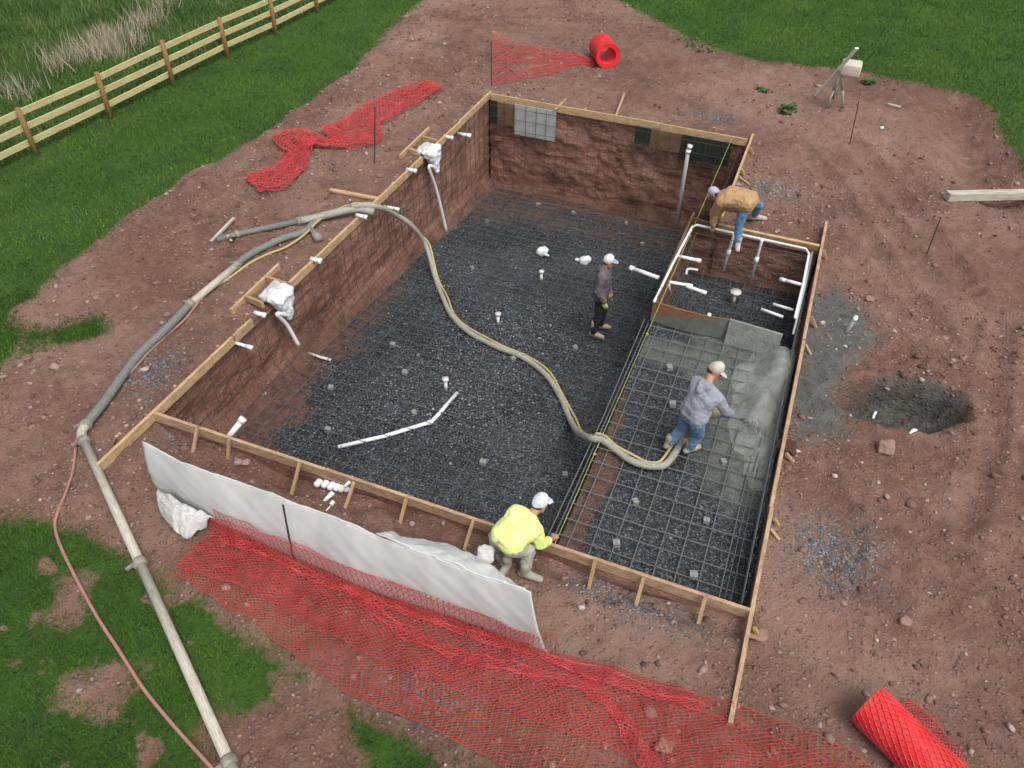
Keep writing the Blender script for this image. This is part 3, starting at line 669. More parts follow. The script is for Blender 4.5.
r = mat_root((6.8, 2.5, SHZ), 'rebar mat over the shallow shelf under the man with the hose')
x = SHX + .12
while x < PX1 - .12: bar(r, [(x + jj(.012), .06, SHZ + .062), (x + jj(.012), 1.7, SHZ + .058), (x + jj(.012), 3.4, SHZ + .062), (x + jj(.012), SHY - .1, SHZ + .06)], .0075); x += ST
y = .16
while y < SHY - .05: bar(r, [(SHX - .02, y + jj(.012), SHZ + .075), (6.6, y + jj(.012), SHZ + .073), (PX1 - .06, y + jj(.012), SHZ + .075)], .0075); y += ST
for k in range(3): bar(r, [(SHX - .16 + .07 * k, .1, SHZ + .03 - .05 * k), (SHX - .14 + .07 * k + jj(), 2.6, SHZ + .05 - .05 * k + jj()), (SHX - .15 + .07 * k, SHY, SHZ + .03 - .05 * k)], .008)
BARM['m'] = 'rebar'
r = mat_root((PX1 - .08, 4, -.5), 'rebar mat along the right edge beside the grey heap')
for k in range(3): zz = -.05 - k * .14; bar(r, [(PX1 - .10 + jj(.01), .08, zz), (PX1 - .10 + jj(), 3.5, zz + jj()), (PX1 - .10 + jj(.01), PY1 - .1, zz)])
for dx in (.20, .27): bar(r, [(PX1 - dx, .1, SHZ + .10), (PX1 - dx + jj(), 3, SHZ + .1), (PX1 - dx, SHY + .1, SHZ + .12)])
y = .2
while y < PY1 - .1: bar(r, [(PX1 - .085, y + jj(), .0), (PX1 - .085, y + jj(), SHZ + .02 if y < SHY else SPZ + .05)]); y += ST
BARM['m'] = 'rebar_dark'
r = mat_root((6.7, 6.5, SPZ), 'rebar mat over the dark floor and walls of the spa')
x = SHX + .15
while x < PX1 - .1: bar(r, [(x + jj(), PY1 - .16, -.06), (x + jj(), PY1 - .16, SPZ + .16), (x + jj(), PY1 - .32, SPZ + .06), (x + jj(), SHY + .15, SPZ + .06)]); x += ST
y = SHY + .2
while y < PY1 - .2: bar(r, [(SHX + .13, y, -.06), (SHX + .13, y, SPZ + .15), (SHX + .25, y, SPZ + .075), (PX1 - .12, y + jj(), SPZ + .075)]); y += ST
for k in range(4): zz = -.12 - k * .24; bar(r, [(SHX + .1, PY1 - .18, zz), (PX1 - .12, PY1 - .18, zz + jj())]); bar(r, [(SHX + .145, SHY + .1, zz), (SHX + .145, PY1 - .15, zz)])
# standing ledge bar the man's boot rests on is the top bar of that mat

# ------------------------------------------------------------------ concrete spacer blocks under the steel
m = MB(); m.frame_box((0, 0, .033), (.042, 0, 0), (0, .042, 0), (0, 0, .033))
BLK = [((414, 414), 'concrete spacer block near the bent white pipe on the dark floor'), ((405, 374), 'concrete spacer block left of the two small drain stubs'), ((513, 360), 'concrete spacer block just below the thick hose in the middle of the floor'), ((575, 349), 'concrete spacer block below the boots of the man in dark clothes'),
       ((565, 476), 'concrete spacer block beside the green string left of the bare earth strip'), ((483, 464), 'concrete spacer block on open floor behind the man in the yellow shirt'), ((393, 346), 'concrete spacer block on the floor left of the thick hose'), ((472, 269), 'concrete spacer block right of the thick hose near the far floor'),
       ((264, 396), 'concrete spacer block at the muddy foot of the left wall'), ((328, 431), 'concrete spacer block above the left end of the bent white pipe'), ((331, 389), 'concrete spacer block between the left wall and the bent pipe'), ((538, 206), 'tiny concrete block at the foot of the back wall, left of its middle'),
       ((573, 214), 'tiny concrete block at the foot of the back wall, nearest the middle'), ((626, 224), 'tiny concrete block at the foot of the back wall, nearest the tall white pipe'), ((642, 245), 'small concrete block behind the man in dark clothes near the string'), ((487, 222), 'small concrete block on the far floor near the left wall'),
       ((616, 545), 'concrete spacer block on the shelf near the front board'), ((693, 577), 'concrete spacer block in the front right corner of the shelf'), ((672, 406), 'concrete spacer block on the shelf left of the bending man'), ((723, 463), 'concrete spacer block on the shelf right of the blue jeans man'),
       ((635, 503), 'concrete spacer block on the shelf right of the bare earth strip'), ((706, 522), 'concrete spacer block in the middle of the open shelf'), ((669, 369), 'concrete spacer block on the shelf just in front of the spa panel')]
proto = None
for (px, py), lab in BLK:
    p = fp(px, py, .02)
    if proto is None: o = proto = m.build('spacer_block', M['block'], None, False, (0, 0, 0))
    else: o = proto.copy(); COL.objects.link(o)
    s = random.uniform(.85, 1.1); o.location = p; o.rotation_euler = (0, 0, random.uniform(0, 3)); o.scale = (s, s, s); meta(o, lab, 'spacer block', 'concrete blocks that hold up the rebar')

# ------------------------------------------------------------------ white plumbing
def pipe_thing(name, pts, rr, label, group=None, mat='pvc', seg=12, bell=None):
    m = MB(); m.tube(pts, rr, seg)
    if bell:
        for i in bell:
            p = Vector(pts[i]); q = Vector(pts[i - 1] if i else pts[1]); d = (p - q).normalized() * .05; m.tube([p - d, p + d * .4], rr * 1.32, seg)
    o = m.build(name, M[mat], None, True); meta(o, label, 'pipe', group); return o
pipe_thing('floor_pipe', [fp(338, 447, .05), fp(385, 436, .06), fp(431, 422, .06), fp(437, 416, .065), fp(457, 393, .07)], .032, 'long bent white pipe lying on the dark stone floor', bell=[2])
pipe_thing('floor_pipe', [fp(308, 353, .05), fp(320, 357, .06), fp(331, 360, .04)], .025, 'short half buried white pipe at the foot of the left wall under the near skimmer', mat='pvc_dirty')
def yz_on_back(px, py, yy):      # point seen at a pixel on the plane y = yy
    d = RM @ np.array([px - CX, py - CY, FPX]); t = (yy - CAM[1]) / d[1]; return Vector(CAM + d * t)
def on_x(px, py, xx):
    d = RM @ np.array([px - CX, py - CY, FPX]); t = (xx - CAM[0]) / d[0]; return Vector(CAM + d * t)
pipe_thing('riser_pipe', [yz_on_back(690, 146, PY2 - .30), yz_on_back(688, 152, PY2 - .30), yz_on_back(677, 223, PY2 - .45)], .045, 'tall white riser pipe standing against the back wall', bell=[0, 1])
def wall_stub(px, py, ln, label, x=.05, rr=.026, tilt=0.0):
    p = on_x(px, py, x); o = MB().tube([p + Vector((-.1, 0, 0)), p + Vector((ln * .55, 0, tilt))], rr, 12).tube([p + Vector((ln * .55, 0, tilt)), p + Vector((ln, 0, tilt))], rr * 1.3, 12).build('wall_fitting', M['pvc'], None, True); meta(o, label, 'pipe fitting', 'white pipe fittings in the left wall')
wall_stub(239, 344, .24, 'long white pipe fitting sticking out of the left wall below the near skimmer')
wall_stub(461, 134, .24, 'long white pipe fitting high on the left wall near the back corner', rr=.036)
wall_stub(388, 207, .24, 'white pipe fitting in the left wall below the thick hose')
wall_stub(361, 216, .12, 'white pipe end at the top of the left wall where the hose drops in', rr=.034)
wall_stub(411, 170, .12, 'white pipe end at the top of the left wall in front of the far skimmer', rr=.034)
wall_stub(448, 137, .12, 'white pipe end at the top of the left wall just behind the far skimmer', rr=.034)
wall_stub(316, 260, .10, 'muddy white pipe end at the top of the left wall behind the near skimmer', rr=.04)
wall_stub(260, 314, .10, 'white pipe end at the top of the left wall beside the near skimmer', rr=.034)
pipe_thing('board_pipe', [at(226, 440, -.10), at(243, 419, .12)], .04, 'white pipe poking through the front board near its left end', bell=[1])
# skimmers wrapped in film
def skimmer(c, label, pts, lab2):
    r = empty('skimmer', c, label, 'skimmer', 'plastic wrapped skimmers'); m = MB()
    c = Vector(c)
    m.hull([(c + Vector((-.05, -.17, .08)), .07), (c + Vector((-.05, .17, .08)), .07), (c + Vector((.10, -.16, .06)), .07), (c + Vector((.10, .16, .08)), .07), (c + Vector((.08, 0, -.22)), .08)])
    m.hull([(c + Vector((.1, -.02, -.18)), .09), (c + Vector((.12, -.02, -.34)), .05)])
    m.remeshed('wrapped_box', M['film'], r, .014, 2, .085, .09)
    m = MB(); m.hull([(c + Vector((-.22, -.12, .04)), .08), (c + Vector((-.18, .16, .06)), .10), (c + Vector((-.05, .05, .12)), .06)]); m.remeshed('film_flap', M['sheet_dark'], r, .014, 2, .07, .1)
    m = MB(); m.tube(spline([c + Vector((.13, -.02, -.30))] + [Vector(p) for p in pts], 6), .034, 12); m.build('drop_pipe', M['pvc'], r, True)
cz = lambda px, py: on_x(px, py, .14)
skimmer((.06, yl(277, 296), -.02), 'plastic wrapped skimmer on the left edge nearest the front of the dig', [cz(277, 314), cz(287, 325), on_x(299, 346, .2)], '')
skimmer((.06, yl(431, 153), -.02), 'plastic wrapped skimmer on the left edge nearest the back of the dig', [cz(429, 167), cz(437, 192), on_x(447, 234, .2)], '')
# floor drains
def drain(px, label, hgt=.22, top=.055):
    p = fp(px[0], px[1] + 5, .02); r = empty('drain_stub', p, label, 'drain stub', 'drain stubs standing in the floor')
    m = MB(); m.tube([p, p + Vector((0, 0, hgt))], .03, 12); m.build('pipe', M['pvc'], r, True)
    m = MB(); m.tube([p + Vector((0, 0, hgt)), p + Vector((0, 0, hgt + .03)), p + Vector((0, 0, hgt + .06))], [.033, top, top], 14); m.build('cap', M['pvc_dirty'], r, True)
drain((541, 277), 'white drain stub on the far floor below the two film wrapped fittings'); drain((498, 320), 'white drain stub in the middle of the floor just above the thick hose'); drain((446, 386), 'white drain stub beside the upper end of the bent white pipe')
drain((733, 298), 'white funnel topped drain stub in the spa', .20, .10)
for (px, py), lab, d in (((541, 252), 'film wrapped white fitting on the far floor, left of the pair', (1, -.3)), ((584, 261), 'film wrapped white fitting on the far floor behind the standing man', (-1, .1))):
    p = fp(px, py, .08); m = MB(); m.hull([(p, .11), (p + Vector((.07, .03, .04)), .09)]); m.hull([(p, .05), (p + Vector((d[0] * .18, d[1] * .18, -.02)), .035)])
    o = m.remeshed('wrapped_fitting', M['film'], None, .012, 2, .03, .07); meta(o, lab, 'pipe fitting', 'film wrapped fittings on the far floor')
# loop of pipe round the spa
r = empty('spa_pipework', (6.7, 6.4, -.1), 'white pipe loop with drop pipes around the spa', 'pipework')
lp = [at(654, 302, 0), at(672, 265, 0), at(692, 227, 0), at(697, 225, 0), at(752, 237, 0), at(806, 249, 0), at(809, 254, 0), at(803, 285, 0), at(795, 318, 0)]
MB().tube(lp, .023, 12).build('loop_pipe', M['pvc'], r, True)
for p, q in (((734, 234), (723, 271)), ((762, 240), (751, 280))):
    a = at(*p, 0); b = yz_on_back(*q, PY1 - .25); MB().tube([a, a + Vector((0, 0, -.02)), b], .027, 10).tube([a.lerp(b, .42), a.lerp(b, .56)], .040, 10).build('drop_pipe', M['pvc'], r, True)
for p, q, za, zb in (((678, 256), (701, 261), -.02, -.06), ((669, 282), (692, 286), -.02, -.10), ((686, 286), (706, 293), -.06, -.16), ((803, 285), (780, 279), -.02, -.12)):
    a, b = at(*p, za), at(*q, zb); MB().tube([a, b], .029, 10).tube([a.lerp(b, .75), b], .036, 10).build('jet_pipe', M['pvc'], r, True)
for p, q in (((783, 317), (761, 309)), ((793, 310), (773, 304))):
    a, b = at(*p, -.25), at(*q, -.25); MB().tube([a, b], .025, 10).build('jet_pipe', M['pvc'], r, True)
a = at(708, 315, -.02); MB().tube([a + Vector((0, 0, -.25)), a + Vector((.02, 0, .03))], .03, 10).build('riser', M['pvc'], r, True)
MB().tube([at(669, 285, -.05), at(671, 296, -.5)], .02, 8).build('riser', M['pvc_dirty'], r, True)
MB().tube(spline([at(686, 274, -.2), at(688, 269, -.2), at(698, 270, -.2)], 5), .022, 8).build('elbow', M['pvc_dirty'], r, True)
MB().tube([at(812, 252, -.04), at(804, 290, -.04), at(793, 334, -.06)], .016, 8).build('conduit', M['panelgrey'], r, True)
pipe_thing('through_pipe', [at(631, 268, -.25), at(659, 278, -.2)], .036, 'white pipe running out through the left side of the spa behind the standing man', bell=[0])
p = gp(846, 331); pipe_thing('ground_pipe', [p + Vector((0, 0, -.1)), gp(849, 331, .0) + Vector((.02, .0, .26)), gp(849, 331, .0) + Vector((.02, .0, .30))], .028, 'short white pipe standing in the grey splattered earth right of the spa', bell=[1])
# bunch of capped pipe ends in front of the front board
CAPS = [((318, 484), 'leftmost'), ((325, 485), 'second from the left'), ((331, 487), 'third from the left'), ((337, 488), 'third from the right'), ((342, 489), 'second from the right'), ((347, 489), 'rightmost')]
for k, ((px, py), w_) in enumerate(CAPS):
    p = gp(px, py + 2, .02); m = MB(); d = Vector((-.05, -.13, -.035)); q = p + Vector((.03, .10, .06))
    m.tube([q + Vector((0, .14, -.12)), q], .026, 10); m.tube([q, q + d * .4, q + d * .9, q + d * 1.05], [.032, .05, .045, .02], 10)
    o = m.build('pipe_end', M['pvc'], None, True); meta(o, f'{w_} of the six white capped pipe ends by the front board', 'pipe end', 'white capped pipe ends by the front board')
for (px, py), lab in (((328, 498), 'small white pipe end tilted down in front of the bunch of pipe ends'), ((349, 483), 'tiny white pipe end right behind the bunch of pipe ends, next to the board')):
    p = gp(px, py, .03); o = MB().tube([p + Vector((.03, .08, .03)), p + Vector((-.03, -.07, -.01))], [.034, .018], 10).build('pipe_end', M['pvc'], None, True); meta(o, lab, 'pipe end')
p = gp(334, 504, .01); q = gp(326, 511, .01); meta(MB().tube([p + Vector((0, 0, .05)), p.lerp(q, .35) + Vector((0, 0, .03))], .028, 8).tube([p.lerp(q, .35) + Vector((0, 0, .02)), q], .008, 6).build('nozzle_tip', M['pvc'], None, True), 'small white tipped rod stuck in the earth behind the white blanket', 'rod')

# ------------------------------------------------------------------ hoses and delivery pipe
def ring(p, d, r, ln, seg=14):
    d = Vector(d).normalized(); return MB().tube([p - d * ln / 2, p - d * ln * .25, p + d * ln * .25, p + d * ln / 2], [r, r * 1.18, r * 1.18, r], seg)
NZ = [Vector((6.70, 2.62, SHZ + .10)), Vector((6.80, 2.50, SHZ + .42)), Vector((6.90, 2.56, SHZ + .66)), Vector((7.05, 2.68, .19))]
hp = [at(352, 207, .16), at(362, 205.5, .19), at(378, 207, .12), on_x(396, 215, .22), on_x(412, 226, .40), on_x(426, 246, .55), fp(436, 280, .09), fp(443, 298, .07), fp(452, 316, .07), fp(470, 333, .08), fp(497, 347, .08), fp(522, 357, .08), fp(545, 374, .08), fp(560, 396, .08), fp(569, 417, .09), at(577, 431, -1.0), at(589, 438, -.42), at(602, 440, SHZ + .12), fp(616, 450, .1), fp(632, 461, .1), fp(650, 466, .1), fp(667, 463, .1)] + NZ
hr = empty('concrete_hose', hp[0], 'thick pale concrete hose snaking from the left edge across the dark floor', 'hose')
HS = spline(hp, 8); MB().tube(HS, [.050 * (1 + .07 * math.sin(i * 1.7) * math.sin(i * .6)) for i in range(len(HS))], 12).build('hose_line', M['hose'], hr, True)
i0 = len(HS) - 18; MB().tube(HS[-3:] + [Vector((7.10, 2.72, .175)), Vector((7.24, 2.82, .10)), Vector((7.34, 2.89, .03))], [.05, .046, .045, .045, .035, .024][: len(HS[-3:]) + 3], 12).build('nozzle', M['darkhose'], hr, True)
ring(HS[-4], HS[-3] - HS[-5], .056, .10).build('coupling', M['coupling'], hr, True)
# thin hose strapped to it
off = []
for i, p in enumerate(HS[4:-14]):
    t = (HS[min(i + 6, len(HS) - 1)] - HS[i + 3]).normalized(); sd_ = t.cross(Vector((0, 0, 1))).normalized(); off.append(p + sd_ * (-.065 + .02 * math.sin(i * .33)) + Vector((0, 0, .02)))
yh = [gp(200, 300, .02), gp(212, 289, .03), gp(232, 276, .02), gp(250, 263, .02), gp(268, 254, .02), gp(286, 247, .03), gp(304, 235, .06), gp(318, 221, .10), gp(332, 212, .14), at(346, 206, .18), at(356, 203, .2)]
o = MB().tube(spline(yh, 6) + off, .020, 8).build('air_hose', M['yellow'], None, True); meta(o, 'thin yellow air hose beside the thick hose on the left bank and into the dig', 'hose')
dr = empty('delivery_line', gp(160, 335), 'line of cream steel pipes and grey hoses running down the left side', 'delivery pipe')
A = [at(352, 207, .16), gp(332, 213, .10), gp(318, 220, .07), gp(303, 232, .06), gp(284, 238, .06), gp(262, 248, .06), gp(246, 257, .06), gp(237, 265, .07)]
MB().tube(spline(A, 8), .060, 14).build('rubber_hose', M['darkhose'], dr, True)
P1, P2 = gp(237, 265, .07), gp(190, 304, .07); MB().tube([P1, P2], .058, 14).build('steel_pipe', M['pipe'], dr, True)
B = [P2, gp(178, 317, .07), gp(166, 329, .07), gp(150, 344, .07), gp(136, 358, .07), gp(122, 377, .07), gp(105, 401, .07), gp(93, 416, .07), gp(86, 425, .07)]
MB().tube(spline(B, 8), .062, 14).build('rubber_hose', M['darkhose'], dr, True)
E1, E2 = gp(86, 425, .07), gp(84, 441, .07)
MB().tube(spline([E1, gp(82, 431, .07), gp(82, 436, .07), E2], 5), .060, 14).build('elbow', M['pipe'], dr, True)
P3 = gp(140, 563, .08); P4 = gp(229, 762, .08); MB().tube([E2, P3], .054, 14).build('steel_pipe', M['pipe'], dr, True); MB().tube([P3, P4], .054, 14).build('steel_pipe', M['pipe'], dr, True)
P5 = P4 + (P4 - P3).normalized() * 2.2 + Vector((.25, 0, 0)); MB().tube([P4, P5], .054, 14).build('steel_pipe', M['pipe'], dr, True)
for p, d in ((P1, P2 - P1), (P2, P2 - P1), (E1, E2 - E1), (E2, P3 - E2), (P3, P4 - P3), (P4, P4 - P3)):
    cl = ring(p, d, .068, .10).build('coupling', M['coupling'], dr, True)
    sdv = Vector((d.y, -d.x, 0)).normalized(); MB().beam(p + sdv * .06 + Vector((0, 0, .02)), p + sdv * .15 + Vector((0, 0, .0)), .035, .03).build('lever', M['coupling'], cl)
rh = [gp(200, 300, .02), gp(186, 318, .02), gp(172, 331, .02), gp(150, 351, .02), gp(133, 370, .02), gp(112, 391, .02), gp(92, 413, .02), gp(80, 428, .04), gp(76, 445, .03), gp(73, 470, .02), gp(66, 492, .02), gp(58, 512, .02), gp(55, 525, .03), gp(60, 545, .03), gp(78, 582, .03), gp(99, 620, .03), gp(120, 652, .03), gp(143, 688, .03), gp(168, 719, .03), gp(190, 744, .03), gp(212, 768, .03), gp(240, 800, .03)]
o = MB().tube(spline(rh, 8), .019, 8).build('air_hose', M['pinkhose'], None, True); meta(o, 'thin pinkish red air hose following the delivery pipe down over the lower left lawn', 'hose')
# spare hose on the bank
r = empty('spare_hose', gp(290, 225), 'spare grey hose with couplings lying behind the delivery line on the left bank', 'hose')
MB().tube([gp(217, 240, .05), gp(238, 234, .05), gp(300, 221, .06)], .052, 12).build('hose_line', M['darkhose'], r, True)
MB().tube(spline([gp(301, 221, .08), gp(315, 218, .11), gp(335, 213, .14), gp(356, 209, .16), at(374, 212, .10)], 5), .068, 12).build('hose_line', M['hose'], r, True)
ring(gp(300, 221, .07), gp(310, 219) - gp(290, 223), .07, .14).build('coupling', M['coupling'], r, True)
ring(gp(237, 234, .05), gp(300, 221) - gp(237, 234), .062, .08).build('coupling', M['coupling'], r, True)
o = MB().tube([gp(309, 227, .05), gp(314, 233, .06), gp(319, 239, .07)], [.05, .055, .085], 10).build('hose_end', M['coupling'], None, True); meta(o, 'short dark hose end lying below the spare hose next to the left edge', 'hose end')
r = empty('stake_cross', gp(232, 240), 'crossed grey wooden stakes at the left end of the spare hose', 'stakes')
MB().beam(gp(211, 242, .0), gp(234, 218, .12), .05, .035).build('stake', M['oldwood'], r); MB().beam(gp(231, 240, -.05), gp(231, 240, .62), .04, .035, (0, 1, 0)).build('stake', M['oldwood'], r); MB().beam(gp(235, 236, -.05), gp(228, 236, .52), .04, .03, (0, 1, 0)).build('stake', M['oldwood'], r)
# builder's line
a, b = Vector((5.70, -.02, .035)), Vector((5.74, PY2 + .02, .035)); MBs = MB().tube([a, (a + b) / 2 + Vector((0, 0, -.02)), b], .0050, 6)
for f in (.13, .36, .62): p = a.lerp(b, f); MBs.hull([(p, (.012, .03, .012)), (p + Vector((.02, .03, -.03)), .008)], 1)
o = MBs.build('string_line', M['string'], None, False); meta(o, 'taut yellow green string line from the front board to the back board', 'string line')

# thin rods standing in the earth
def rod(base, top, label, rr=.012):
    b, h = pole_len(base, top); tpx = at(top[0], top[1], b.z + h)
    o = MB().tube([b + Vector((0, 0, -.1)), Vector((tpx.x, tpx.y, b.z + h))], rr, 6).build('steel_rod', M['rod']); meta(o, label, 'rod', 'thin steel rods standing in the earth')
rod((374, 163), (375, 107), 'thin dark rod standing in the earth beside the crumpled red net left of the dig')
rod((850, 145), (859, 101), 'thin dark rod standing in the earth in front of the tripod')
rod((927, 254), (941, 217), 'thin dark rod leaning in the earth below the timber beam')
rod((293, 561), (283, 505), 'dark rod holding up the white blanket fence', .011)
rod((492, 86), (491, 42), 'thin rod at the left end of the unrolled far red net', .012)

# ------------------------------------------------------------------ plastic netting
def net(name, fn, nu, nv, mat, label, hw=.0055, parent=None, cat='safety net', group=None):
    """diagonal mesh of flat strands over the surface fn(u, v)"""
    P = np.array([[fn(i / nu, j / nv) for j in range(nv + 1)] for i in range(nu + 1)], float)
    E = []
    for i in range(nu):
        for j in range(nv + 1):
            if (i + j) % 2 == 0:
                if j < nv: E.append((P[i, j], P[i + 1, j + 1]))
                if j > 0: E.append((P[i, j], P[i + 1, j - 1]))
    for j in (0, nv):
        for i in range(nu): E.append((P[i, j], P[i + 1, j]))
    E = np.array(E); A, B = E[:, 0], E[:, 1]; d = B - A; L = np.linalg.norm(d, axis=1, keepdims=True); d = d / np.maximum(L, 1e-6)
    s = np.cross(d, [0, 0, 1.0]); s /= np.maximum(np.linalg.norm(s, axis=1, keepdims=True), 1e-6); n = np.cross(s, d)
    V = []
    for p in (A, B):
        for k in range(3):
            a = 2 * math.pi * k / 3 + math.pi / 2; V.append(p + (s * math.cos(a) * hw * 1.3 + n * math.sin(a) * hw * .8))
    V = np.stack(V, 1).reshape(-1, 3); m = len(E); b = np.arange(m)[:, None] * 6
    F = np.concatenate([b + np.array([[k, (k + 1) % 3, 3 + (k + 1) % 3, 3 + k]]) for k in range(3)])
    me = np_mesh(name, V, F); o = link_mesh(name, me, mat, parent)
    if parent is None: meta(o, label, cat, group)
    return o
def polyline_at(pts, u):
    f = min(max(u, 0), .99999) * (len(pts) - 1); i = int(f); return pts[i].lerp(pts[i + 1], f - i)
def _vn(x, y, sd):
    ix, iy = math.floor(x), math.floor(y); fx, fy = x - ix, y - iy
    def hh(i, j):
        n = (i * 374761393 + j * 668265263 + sd * 974634777) & 0x7fffffff; n = ((n ^ (n >> 13)) * 1274126177) & 0x7fffffff; n ^= n >> 16
        return (n & 0xffff) / 65535.0
    fx = fx * fx * (3 - 2 * fx); fy = fy * fy * (3 - 2 * fy); a, b, c, d = hh(ix, iy), hh(ix + 1, iy), hh(ix, iy + 1), hh(ix + 1, iy + 1)
    return a + (b - a) * fx + ((c + (d - c) * fx) - (a + (b - a) * fx)) * fy
def n1(x, y, s, seed):
    x /= s; y /= s; v = 0; a = 1
    for o in range(3): v += a * (_vn(x + 17.3 * o, y - 9.1 * o, seed + o) - .5) * 2; a *= .5; x *= 2.03; y *= 2.03
    return v / 1.75
def drape(top, bot, lift, seed, foldamp=.03):
    T = [gp(*p) for p in top]; Bt = [gp(*p) for p in bot]
    def fn(u, v):
        p = polyline_at(T, u).lerp(polyline_at(Bt, u), v); p = p + Vector((n1(u * 9, v * 2, .6, seed) * .05, n1(u * 9, v * 2, .6, seed + 3) * .05, 0))
        z = gz(p.x, p.y) + .025 + lift(u, v) + foldamp * (abs(n1(p.x, p.y, .5, seed + 5)) + .3 * n1(p.x, p.y, .15, seed + 6))
        return (p.x, p.y, z)
    return fn
nf = empty('safety_net', gp(480, 640), 'wide red safety net spread along the foot of the white blanket', 'safety net')
top1 = [(219, 527), (260, 545), (300, 563), (350, 584), (400, 602), (450, 618), (500, 636), (545, 651), (600, 667), (660, 684), (720, 700), (790, 727), (850, 752), (900, 790)]
bot1 = [(172, 575), (203, 592), (235, 612), (268, 634), (300, 660), (340, 689), (375, 706), (410, 722), (450, 742), (490, 762), (540, 795), (600, 830), (680, 860), (760, 900)]
net('net_sheet', drape(top1, bot1, lambda u, v: .30 * math.exp(-(v / .07) ** 2) * (u < .56) + .015, 3, .05), 230, 48, M['netdirty'], None, .0030, nf)
top2 = [(219, 528), (262, 556), (300, 576), (350, 596), (400, 613), (450, 629), (500, 646), (545, 661), (600, 680), (660, 700), (720, 722), (790, 750), (850, 776)]
bot2 = [(180, 572), (240, 590), (290, 618), (330, 640), (380, 662), (430, 684), (480, 703), (530, 722), (570, 738), (610, 752), (660, 775), (720, 800), (790, 840)]
net('net_fold', drape(top2, bot2, lambda u, v: .05, 13, .05), 210, 26, M['net'], None, .0023, nf)
top3 = [(225, 530), (270, 552), (310, 572), (355, 590), (400, 607), (450, 624), (500, 641), (545, 655), (600, 672), (650, 688), (700, 702)]
bot3 = [(222, 545), (265, 562), (306, 582), (352, 600), (398, 616), (448, 633), (498, 650), (543, 664), (598, 684), (648, 699), (700, 716)]
net('net_fold', drape(top3, bot3, lambda u, v: .06, 23, .02), 190, 12, M['net'], None, .0030, nf)
bd = [(345, 592), (380, 625), (420, 650), (470, 668), (530, 682), (580, 692), (605, 712), (625, 745), (650, 790)]
be = [(352, 588), (392, 619), (430, 643), (478, 660), (534, 673), (590, 684), (620, 708), (645, 745), (675, 790)]
net('net_fold', drape(bd, be, lambda u, v: .06, 33, .015), 120, 8, M['net'], None, .0030, nf)
# overlay raised on the blanket
BASE = [(215, 522), (255, 540), (300, 560), (350, 581), (400, 600), (450, 617), (500, 635), (536, 647)]
BASEP = [gp(*p) for p in BASE]
def over(u, v):
    b = polyline_at(BASEP, u); return (b.x - .015 + .01 * math.sin(u * 40), b.y - .06 - .05 * (1 - v) + .02 * math.sin(u * 25), b.z + .02 + v * (.12 + .30 * min(1, u * 4) * (1 - .35 * u)))
net('net_upstand', over, 130, 9, M['net'], None, .0026, nf)
# rolls
def roll(name, p0, p1, R, label, hollow=.62, cat='net roll'):
    r = empty(name, (p0 + p1) / 2 - Vector((0, 0, R)), label, cat, 'rolls of red safety net')
    ax = (p1 - p0); L = ax.length; d = ax.normalized(); u = d.cross(Vector((0, 0, 1))).normalized(); w = u.cross(d); seg = 40; nl = 26
    m = MB(); vs = []; fs = []
    for i in range(nl + 1):
        for k in range(seg):
            a = 2 * math.pi * k / seg; q = R * (1 + .02 * math.sin(3 * a + i * .3) + .012 * ((i + k) % 2)); vs.append(p0 + ax * (i / nl) + (u * math.cos(a) + w * math.sin(a)) * q)
    base = len(vs)
    for i in (0, nl):
        for k in range(seg):
            a = 2 * math.pi * k / seg; vs.append(p0 + ax * (i / nl) + (u * math.cos(a) + w * math.sin(a)) * R * hollow)
    for i in range(nl):
        for k in range(seg): fs.append((i * seg + k, i * seg + (k + 1) % seg, (i + 1) * seg + (k + 1) % seg, (i + 1) * seg + k))
    for k in range(seg):
        k2 = (k + 1) % seg; fs += [(k, base + k, base + k2, k2), (nl * seg + k, nl * seg + k2, base + seg + k2, base + seg + k), (base + k, base + seg + k, base + seg + k2, base + k2)]
    m.add(vs, fs); m.build('roll', M['roll'], r, False)
    def surf(uu, vv):
        a = uu * 2 * math.pi; q = R * 1.03; p = p0 + ax * vv + (u * math.cos(a) + w * math.sin(a)) * q; return tuple(p)
    net('net_wrap', surf, 44, int(L / .045) // 2 * 2, M['net'], None, .0055, r)
    return r
Rr = .215; a = gp(867, 704, Rr); b = gp(967, 800, Rr); rr_ = roll('net_roll', a, b, Rr, 'large roll of red safety net at the bottom right corner')
FA = [gp(905, 702), gp(925, 712), gp(944, 735), gp(965, 765), gp(990, 800)]; FB = [gp(890, 712), gp(905, 735), gp(925, 760), gp(950, 790), gp(970, 810)]
def flap(u, v):
    p = polyline_at(FA, u); q = polyline_at(FB, u); s = p.lerp(q, v); return (s.x, s.y, gz(s.x, s.y) + .04 + .12 * v * v + .02 * math.sin(u * 22 + v * 5))
net('loose_flap', flap, 50, 12, M['net'], None, .0035, rr_)
c = gp(603, 62); R2 = .30; cdir = Vector((.50, -.85, 0)).normalized(); c.z += R2
r2_ = roll('net_roll', c - cdir * .36, c + cdir * .42, R2, 'short hollow roll of red safety net behind the back board', .7)
FC = [gp(491, 44), gp(530, 47), gp(560, 52), gp(585, 57), gp(597, 60)]; FD = [gp(491, 86), gp(525, 80), gp(555, 73), gp(580, 66), gp(596, 66)]
def far_net(u, v):
    p = polyline_at(FC, u); q = polyline_at(FD, u); s = p.lerp(q, v)
    lift = .35 * max(0, 1 - u * 7) * (1 - v)
    return (s.x + .02 * math.sin(v * 30 + u * 9), s.y, gz(s.x, s.y) + .03 + lift + .03 * math.sin(v * 26 + u * 5) + .04 * n1(s.x, s.y, .4, 9))
net('net_sheet', far_net, 64, 36, M['net'], None, .0050, r2_)
